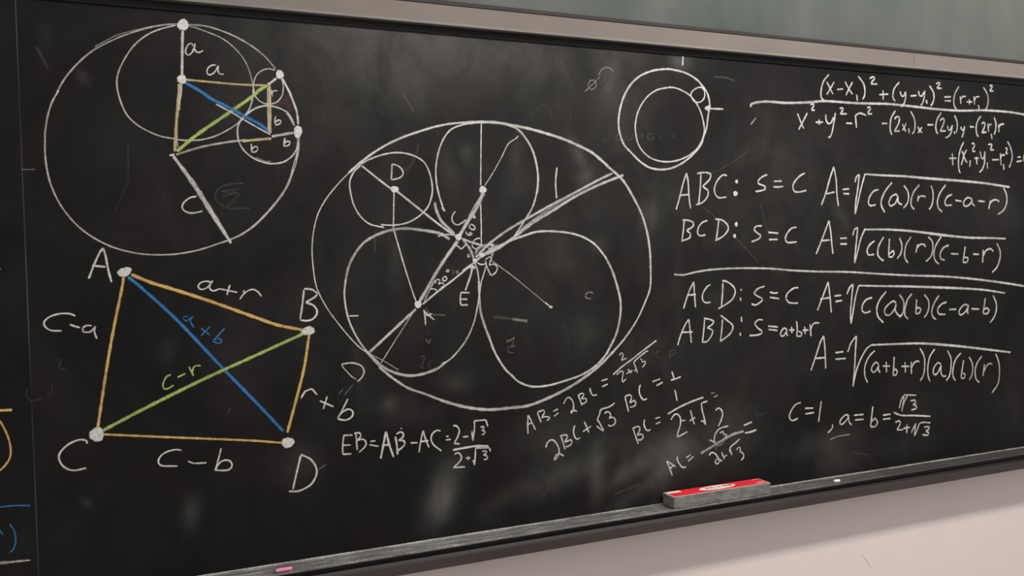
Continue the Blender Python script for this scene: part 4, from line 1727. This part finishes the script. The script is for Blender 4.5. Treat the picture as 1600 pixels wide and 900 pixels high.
def panel(x0, x1, root, base, step):
    """Slate slab with a fine front grid that carries the chalk dust and pale areas."""
    z0, z1 = ZT - 0.04, 2.15
    nx, nz = int((x1 - x0) / step), int((z1 - z0) / step)
    v, f, d = [], [], []
    for i in range(nx + 1):
        for k in range(nz + 1):
            x, z = x0 + (x1 - x0) * i / nx, z0 + (z1 - z0) * k / nz
            v.append((x, 0.0, z))
            d.append(pale_at(x, z))
    for i in range(nx):
        for k in range(nz):
            a = i * (nz + 1) + k
            f.append((a, a + nz + 1, a + nz + 2, a + 1))
    n = len(v)
    rim = [0, nx * (nz + 1), (nx + 1) * (nz + 1) - 1, nz]
    v += [(v[i][0], 0.0196, v[i][2]) for i in rim]
    d += [0.0] * 4
    e = [[i * (nz + 1) for i in range(nx + 1)], [nx * (nz + 1) + k for k in range(nz + 1)],
         [i * (nz + 1) + nz for i in range(nx, -1, -1)], [k for k in range(nz, -1, -1)]]
    for q, ed in enumerate(e):
        f.append(tuple(ed[::-1]) + (n + q, n + (q + 1) % 4))
    f.append((n, n + 3, n + 2, n + 1))
    return link('slate_panel', v, f, M['slate'], root, base, {'dust': d})

base_main = ((XJ + XR) / 2, 0.0098, ZT - 0.04)
base_side = ((XL + XJ) / 2, 0.0098, ZT - 0.04)
board_main = thing('chalkboard', 'wide black chalkboard covered in white geometry diagrams and formulas', 'chalkboard', base_main)
board_side = thing('chalkboard', 'black chalkboard left of the seam with yellow and blue chalk ends', 'chalkboard', base_side)
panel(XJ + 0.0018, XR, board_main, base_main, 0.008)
panel(XL, XJ - 0.0018, board_side, base_side, 0.05)
vv, ff = box(XJ - 0.0014, XJ + 0.0014, -0.0004, 0.0150, ZT - 0.04, 2.15)
o = fix_normals(link('joint_strip', vv, ff, M['joint'], board_main, base_main))
o['label'] = 'thin grey vertical strip in the seam'

LIFT = [0.00022]
def spline(p, step=0.0028):
    """Centripetal-ish Catmull-Rom through the points, broken at sharp corners."""
    runs, cur = [], [p[0]]
    for i in range(1, len(p)):
        cur.append(p[i])
        if i < len(p) - 1:
            a, b = p[i] - p[i - 1], p[i + 1] - p[i]
            if a.length > 1e-6 and b.length > 1e-6 and a.angle(b) > 1.15:
                runs.append(cur)
                cur = [p[i]]
    runs.append(cur)
    out = []
    for r in runs:
        closed = len(r) > 3 and len(runs) == 1 and (r[0] - r[-1]).length < 1e-5
        res = []
        for i in range(len(r) - 1):
            p1, p2 = r[i], r[i + 1]
            p0 = r[i - 1] if i else (r[-2] if closed else p1 * 2 - p2)
            p3 = r[i + 2] if i + 2 < len(r) else (r[1] if closed else p2 * 2 - p1)
            L = (p2 - p1).length
            n = max(2, int(L / step))
            t1 = (p2 - p0) * (L / max((p2 - p0).length, 1e-6)) * 0.95
            t2 = (p3 - p1) * (L / max((p3 - p1).length, 1e-6)) * 0.95
            for k in range(n):
                t = k / n
                h1, h2 = 2*t**3 - 3*t**2 + 1, t**3 - 2*t**2 + t
                h3, h4 = -2*t**3 + 3*t**2, t**3 - t**2
                res.append(p1 * h1 + t1 * h2 + p2 * h3 + t2 * h4)
        res.append(r[-1])
        out.append(res)
    return out

class Ink:
    """Chalk of one piece: low rounded ridges lying on the slate."""
    def __init__(self):
        self.v, self.f, self.d, self.m, self.mats = [], [], [], [], []
    def slot(self, c):
        if c not in self.mats:
            self.mats.append(c)
        return self.mats.index(c)
    def stroke(self, col, ws, den, text):
        mi = self.slot(col)
        p = [Vector((float(a) * 1e-4, float(b) * 1e-4)) for a, b in (t.split(',') for t in text.split())]
        y = -LIFT[0]
        LIFT[0] = 0.00022 + (LIFT[0] - 0.00022 + 0.000013) % 0.0006
        if max(ws) > 64 and col == 'W':        # broad strokes are laid with the flat of the chalk
            den *= 0.84
        total = sum((p[i + 1] - p[i]).length for i in range(len(p) - 1)) or 1
        s = 0.0
        ph = random.random() * 9
        for run in spline(p):
            n0 = len(self.v)
            N = len(run)
            for i, q in enumerate(run):
                if i:
                    s += (q - run[i - 1]).length
                t = run[min(i + 1, N - 1)] - run[max(i - 1, 0)]
                t = t.normalized() if t.length > 1e-9 else Vector((1, 0))
                nn = Vector((-t.y, t.x))
                u = min(max(s / total, 0), 1) * (len(ws) - 1)
                k = min(int(u), len(ws) - 2) if len(ws) > 1 else 0
                wd = ws[0] if len(ws) == 1 else ws[k] + (ws[k + 1] - ws[k]) * (u - k)
                wd = wd * 1e-4 * 0.96 * (1 + 0.10 * math.sin(s * 210 + ph) + random.uniform(-0.07, 0.07))
                if i in (0, N - 1):
                    wd *= 0.72
                dn = den * (1 + 0.10 * math.sin(s * 37 + ph * 2) + random.uniform(-0.06, 0.06))
                for off, hy, dk in ((-0.5, 0.0, 0.38), (-0.26, 0.00012, 1.0), (0.26, 0.00012, 1.0), (0.5, 0.0, 0.38)):
                    e = q + nn * (off * wd)
                    self.v.append((e.x, y - hy, e.y))
                    self.d.append(min(1.0, dn * dk * 0.97))
            for i in range(N - 1):
                a = n0 + i * 4
                for j in range(3):
                    self.f.append((a + j, a + j + 1, a + j + 5, a + j + 4))
                    self.m.append(mi)
            for a in (n0, n0 + (N - 1) * 4):
                self.f.append((a, a + 1, a + 2, a + 3))
                self.m.append(mi)
    def dot(self, col, den, x, z, rx, rz, ro):
        mi = self.slot(col)
        n0 = len(self.v)
        c, sn = math.cos(math.radians(ro)), math.sin(math.radians(ro))
        y = -0.0010
        self.v.append((x * 1e-4, y - 0.0002, z * 1e-4))
        self.d.append(min(1, den * 1.08))
        n = 26
        ph = random.random() * 6
        for ring, dk in ((0.45, 0.92), (0.85, 1.0), (1.05, 0.45)):
            for k in range(n):
                a = 2 * math.pi * k / n
                r = ring * (1 + 0.06 * math.sin(3 * a + ph) + 0.04 * math.sin(7 * a + ph * 3) + random.uniform(-0.02, 0.02))
                u, q = math.cos(a) * rx * r, math.sin(a) * rz * r
                self.v.append(((x + u * c - q * sn) * 1e-4, y - (0.00015 if ring < 1 else 0), (z + u * sn + q * c) * 1e-4))
                self.d.append(min(1, den * dk * 1.08 * random.uniform(0.9, 1.06)))
        for k in range(n):
            kk = (k + 1) % n
            self.f.append((n0, n0 + 1 + k, n0 + 1 + kk))
            self.m.append(mi)
            for r in (0, 1):
                a, b = n0 + 1 + r * n, n0 + 1 + (r + 1) * n
                self.f.append((a + k, b + k, b + kk, a + kk))
                self.m.append(mi)
    def build(self, name, parent, base):
        o = link(name, self.v, self.f, M[self.mats[0]], parent, base, {'chalk_cover': self.d}, True)
        for c in self.mats[1:]:
            o.data.materials.append(M[c])
        o.data.polygons.foreach_set('material_index', self.m)
        return o

for side, pname, plabel, subs in CHALK:
    root, base = (board_main, base_main) if side == 'main' else (board_side, base_side)
    top = None
    if pname == 'erased_marks':                 # each ghost of old writing is a part of the board
        for st in subs[0][1]:
            ink = Ink()
            ink.stroke(*st)
            ink.build('erased_mark', root, base)['label'] = plabel
        continue
    if not subs[0][1]:                          # a line of writing: its letters and signs hang on it
        top = bpy.data.objects.new(pname, None)
        COL.objects.link(top)
        top.parent = root
        top.empty_display_size = 0.05
        top['label'] = plabel
        subs = subs[1:]
    for sname, strokes, dots in subs:
        ink = Ink()
        for st in strokes:
            ink.stroke(*st)
        for dt in dots:
            ink.dot(*dt)
        if top is None:
            top = ink.build(pname, root, base)
            top['label'] = plabel
        else:
            o = ink.build(sname, top, base)

# ------------------------------------------------------------------ chalk tray under the boards
tray = thing('chalk_tray', 'long dark chalk tray dusted with chalk below the chalkboards', 'chalk tray', (0.3, -0.03, 0.8722))
tb_ = (0.3, -0.03, 0.8722)
def tray_dust(x):
    return 1.0 if x < 0.35 else max(0.16, 1.0 - 0.95 * (x - 0.35))
shelf = [(-0.0006, 0.9230), (-0.0006, 0.9165), (-0.0615, 0.9165), (-0.062, 0.9195), (-0.0606, 0.9212), (-0.0588, 0.9212),
         (-0.0572, 0.9196), (-0.040, 0.9196), (-0.0385, 0.9186), (-0.030, 0.9186), (-0.0285, 0.9196), (-0.0050, 0.9196), (-0.0030, 0.9230)]
v, f = profile(shelf, XL, XR, 66)
# most dust gathers along the back edge and along the front bead
o = fix_normals(link('tray_shelf', v, f, M['tray'], tray, tb_, {'dust': [2.6 if q[2] > 0.9226 else tray_dust(q[0]) * (1.6 if q[2] > 0.9210 else 1.0) for q in v]}))
v, f = profile([(-0.0006, 0.9164), (-0.0006, 0.8964), (-0.0585, 0.8964), (-0.0560, 0.8990), (-0.0500, 0.9060), (-0.0480, 0.9110), (-0.0490, 0.9164)], XL, XR)
o = fix_normals(link('undercut', v, f, M['black'], tray, tb_))  # near-black colour paints in the shade of the recess below the tray nose
o['label'] = 'recess under the tray edge with its shade painted black'
v, f = profile([(0.0196, 0.8795), (0.0196, 0.8722), (-0.0604, 0.8722), (-0.0616, 0.8732), (-0.0616, 0.8955), (-0.0608, 0.8962), (-0.0006, 0.8962), (-0.0006, 0.8795)], XL, XR)
o = fix_normals(link('fascia', v, f, M['bronze'], tray, tb_))
o['label'] = 'dark brown front face'

# ------------------------------------------------------------------ rail above the boards
rb = (0.3, -0.012, ZR)
rail = thing('map_rail', 'long beige tack rail above the chalkboards', 'rail', rb)
v, f = profile([(0.0118, 2.1760), (0.0118, 2.1600), (-0.0200, 2.1590), (-0.0208, 2.1600), (-0.0208, 2.1665), (-0.0190, 2.1690)], XL, XR)
o = fix_normals(link('top_channel', v, f, M['channel'], rail, rb))
o['label'] = 'dark brown channel along the top'
for a, b in ((XL, 1.3109), (1.3121, XR)):
    v, f = profile([(-0.0006, 2.1588), (-0.0006, 2.1192), (-0.0190, 2.1192), (-0.0190, 2.1588)], a, b)
    fix_normals(link('tack_strip', v, f, M['cork'], rail, rb))
v, f = profile([(-0.0006, 2.1190), (-0.0006, 2.1125), (-0.0200, 2.1125), (-0.0208, 2.1132), (-0.0208, 2.1184), (-0.0202, 2.1190)], XL, XR)
o = fix_normals(link('bottom_lip', v, f, M['lip'], rail, rb))
o['label'] = 'grey metal lip along the bottom'

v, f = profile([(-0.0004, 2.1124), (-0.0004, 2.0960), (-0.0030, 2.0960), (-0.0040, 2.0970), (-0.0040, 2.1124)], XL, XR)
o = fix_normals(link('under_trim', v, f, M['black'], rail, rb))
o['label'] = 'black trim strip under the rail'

# ------------------------------------------------------------------ felt eraser on the tray
EX0, EX1, EY0, EY1, EZ0, EZ1 = 0.4215, 0.7350, -0.0575, -0.0055, 0.9215, 0.9520
er = thing('chalkboard_eraser', 'long grey felt eraser with a red label lying on the tray', 'eraser', ((EX0 + EX1) / 2, (EY0 + EY1) / 2, EZ0))
eb = ((EX0 + EX1) / 2, (EY0 + EY1) / 2, EZ0)

def slab(x0, x1, y0, y1, z0, z1, bev, seg=2, sub=0):
    bm = bmesh.new()
    v, f = box(x0, x1, y0, y1, z0, z1)
    bv = [bm.verts.new(q) for q in v]
    for q in f:
        bm.faces.new([bv[i] for i in q])
    bmesh.ops.recalc_face_normals(bm, faces=bm.faces)
    bmesh.ops.bevel(bm, geom=list(bm.edges), offset=bev, segments=seg, affect='EDGES')
    out = [tuple(q.co) for q in bm.verts]
    bm.verts.index_update()
    fs = [tuple(q.index for q in fc.verts) for fc in bm.faces]
    bm.free()
    return out, fs

# pad: stacked felt layers, slightly uneven along the length
v, f = [], []
nL, nX = 6, 60
ring = []
def felt_ring(z, inset):
    pts = []
    x0, x1, y0, y1 = EX0 + inset, EX1 - inset, EY0 + inset, EY1 - inset
    for i in range(nX):
        pts.append((x0 + (x1 - x0) * i / nX, y0, z))
    for i in range(10):
        pts.append((x1, y0 + (y1 - y0) * i / 10, z))
    for i in range(nX):
        pts.append((x1 - (x1 - x0) * i / nX, y1, z))
    for i in range(10):
        pts.append((x0, y1 - (y1 - y0) * i / 10, z))
    return [(x + random.uniform(-.0003, .0003), y + random.uniform(-.0003, .0003), q) for x, y, q in pts]
levels = [(EZ0, 0.0012)]
for k in range(nL):
    h = (EZ1 - 0.0012 - EZ0) / nL
    levels += [(EZ0 + h * k + h * 0.15, 0.0002), (EZ0 + h * k + h * 0.85, 0.0000), (EZ0 + h * (k + 1), 0.0009)]
n = 0
for z, ins in levels:
    r = felt_ring(z, ins)
    n = len(r)
    v += r
for L in range(len(levels) - 1):
    for k in range(n):
        a, b = L * n + k, L * n + (k + 1) % n
        f.append((a, b, b + n, a + n))
f.append(tuple(range(n))[::-1])
f.append(tuple(range((len(levels) - 1) * n, len(levels) * n)))
pad = fix_normals(link('felt_pad', v, f, M['felt'], er, eb))
v, f = slab(EX0 + 0.0002, EX1 - 0.0002, EY0 + 0.0002, EY1 - 0.0002, EZ1 - 0.0012, EZ1, 0.0005)
rim = link('backing_board', v, f, M['felt_rim'], er, eb)
rim['label'] = 'pale grey card top showing as a border'
LX0, LX1, LY0, LY1 = EX0 + 0.0060, EX1 - 0.0040, EY0 + 0.0055, EY1 - 0.0015
v, f = slab(LX0, LX1, LY0, LY1, EZ1, EZ1 + 0.0004, 0.00012, 1)
lab = link('red_label', v, f, M['red'], er, eb)
lab['label'] = 'bright red paper label'

def disc(cx, cy, rx, ry, z0, z1, n=48):
    v = [(cx, cy, z1)]
    f = []
    for zz in (z1, z0):
        v += [(cx + rx * math.cos(2 * math.pi * k / n), cy + ry * math.sin(2 * math.pi * k / n), zz) for k in range(n)]
    for k in range(n):
        kk = (k + 1) % n
        f += [(0, 1 + k, 1 + kk), (1 + k, 1 + n + k, 1 + n + kk, 1 + kk)]
    return v, f
OX, OY, ORX, ORY = 0.5790, -0.0290, 0.0580, 0.0165
v, f = disc(OX, OY, ORX, ORY, EZ1 + 0.0003, EZ1 + 0.0006)
o = fix_normals(link('oval_badge', v, f, M['cream'], lab, eb))
o['label'] = 'cream oval with black lettering'
v, f = slab(LX0 + 0.0012, LX0 + 0.0420, LY1 - 0.0150, LY1 - 0.0020, EZ1 + 0.0003, EZ1 + 0.0006, 0.0001, 1)
o = link('corner_patch', v, f, M['cream'], lab, eb)
o['label'] = 'cream printed patch'

FONT = {  # stroke letters in a unit-high box
    'W': (1.1, [[(0, 1), (.25, 0), (.55, .8), (.8, 0), (1.1, 1)]]),
    'h': (.6, [[(.05, 1), (.05, 0)], [(.05, .4), (.3, .62), (.55, .4), (.55, 0)]]),
    'i': (.2, [[(.1, .6), (.1, 0)], [(.1, .82), (.1, .92)]]),
    't': (.45, [[(.2, .95), (.2, .1), (.4, 0)], [(0, .62), (.42, .62)]]),
    'e': (.55, [[(.05, .32), (.5, .36), (.42, .58), (.22, .62), (.03, .4), (.08, .08), (.3, 0), (.5, .1)]]),
    '&': (.8, [[(.8, .0), (.2, .75), (.3, .98), (.5, .85), (.42, .62), (.05, .25), (.2, 0), (.5, .05), (.75, .45)]]),
    'C': (.85, [[(.85, .8), (.6, 1), (.25, .92), (.02, .55), (.15, .12), (.5, 0), (.85, .18)]]),
    'l': (.2, [[(.1, 1), (.1, 0)]]),
    'a': (.6, [[(.5, .5), (.3, .62), (.05, .4), (.1, .06), (.35, .04), (.5, .3)], [(.52, .6), (.52, .08), (.62, 0)]]),
    'n': (.6, [[(.05, .6), (.05, 0)], [(.05, .4), (.3, .62), (.55, .4), (.55, 0)]]),
    ' ': (.45, []),
}
def lettering(text, x, y, h, th, z, aspect=1.0):
    """Letters that read from the wall side, as the eraser lies turned round."""
    v, f = [], []
    for ch in text:
        wd, polys = FONT[ch]
        for pl in polys:
            for (a, b), (c, d) in zip(pl, pl[1:]):
                p, q = Vector((x - a * h * aspect, y - b * h)), Vector((x - c * h * aspect, y - d * h))
                t = (q - p).normalized()
                p, q = p - t * th * 0.4, q + t * th * 0.4
                nn = Vector((-t.y, t.x)) * th / 2
                k = len(v)
                for zz in (z, z + 0.0002):
                    v += [(p.x + nn.x, p.y + nn.y, zz), (q.x + nn.x, q.y + nn.y, zz), (q.x - nn.x, q.y - nn.y, zz), (p.x - nn.x, p.y - nn.y, zz)]
                f += [(k + 4, k + 5, k + 6, k + 7), (k, k + 1, k + 5, k + 4), (k + 1, k + 2, k + 6, k + 5), (k + 2, k + 3, k + 7, k + 6), (k + 3, k, k + 4, k + 7)]
        x -= (wd + .2) * h * aspect
    return v, f
v, f = lettering('White & Clean', OX + 0.0490, OY + 0.0065, 0.0125, 0.0017, EZ1 + 0.0006, 0.70)
fix_normals(link('lettering', v, f, M['ink'], lab, eb))
# two small printed lines at the right-hand end
v, f = [], []
for k, (yy, ln) in enumerate(((LY0 + 0.0075, 0.030), (LY0 + 0.0115, 0.024), (LY1 - 0.0060, 0.020))):
    a, b = slab(LX1 - 0.004 - ln, LX1 - 0.004, yy, yy + 0.0012, EZ1 + 0.0003, EZ1 + 0.00055, 0.0001, 1)
    f += [tuple(i + len(v) for i in q) for q in b]
    v += a
o = link('small_print', v, f, M['cream'], lab, eb)
o['label'] = 'pale lines of small print'

# ------------------------------------------------------------------ chalk sticks on the tray
def stick(name, label, cat, c, length, r, yaw, mat, seed):
    rnd = random.Random(seed)
    v, f = [], []
    n = 20
    cx, cy, cz = c
    prof = [(-0.5, 0.55), (-0.485, 0.86), (-0.45, 0.98), (-0.2, 1.0), (0.1, 1.0), (0.40, 0.99), (0.47, 0.93), (0.5, 0.62)]
    ca, sa = math.cos(yaw), math.sin(yaw)
    for t, k in prof:
        for i in range(n):
            a = 2 * math.pi * i / n
            rr = r * k * (1 + rnd.uniform(-0.02, 0.02))
            lx, ly, lz = t * length + (rnd.uniform(-0.0006, 0.0006) if abs(t) > .45 else 0), rr * math.cos(a), rr * math.sin(a)
            v.append((cx + lx * ca - ly * sa, cy + lx * sa + ly * ca, cz + lz))
    for j in range(len(prof) - 1):
        for i in range(n):
            a, b = j * n + i, j * n + (i + 1) % n
            f.append((a, b, b + n, a + n))
    f.append(tuple(range(n)))
    f.append(tuple(range((len(prof) - 1) * n, len(prof) * n)))
    o = fix_normals(link(name, v, f, mat, None, (cx, cy, cz - r), None, True))
    o['label'] = label
    o['category'] = cat
    return o
stick('chalk_stick', 'short pink chalk stick on the tray at the bottom edge', 'chalk', (-0.5670, -0.0500, ZT - 0.0004 + 0.0043), 0.0345, 0.0043, 0.03, M['pinkstick'], 3)
stick('chalk_stick', 'small white chalk stub on the tray right of the eraser', 'chalk', (0.9805, -0.0470, ZT - 0.0004 + 0.0042), 0.0190, 0.0042, -0.05, M['whitestick'], 5)
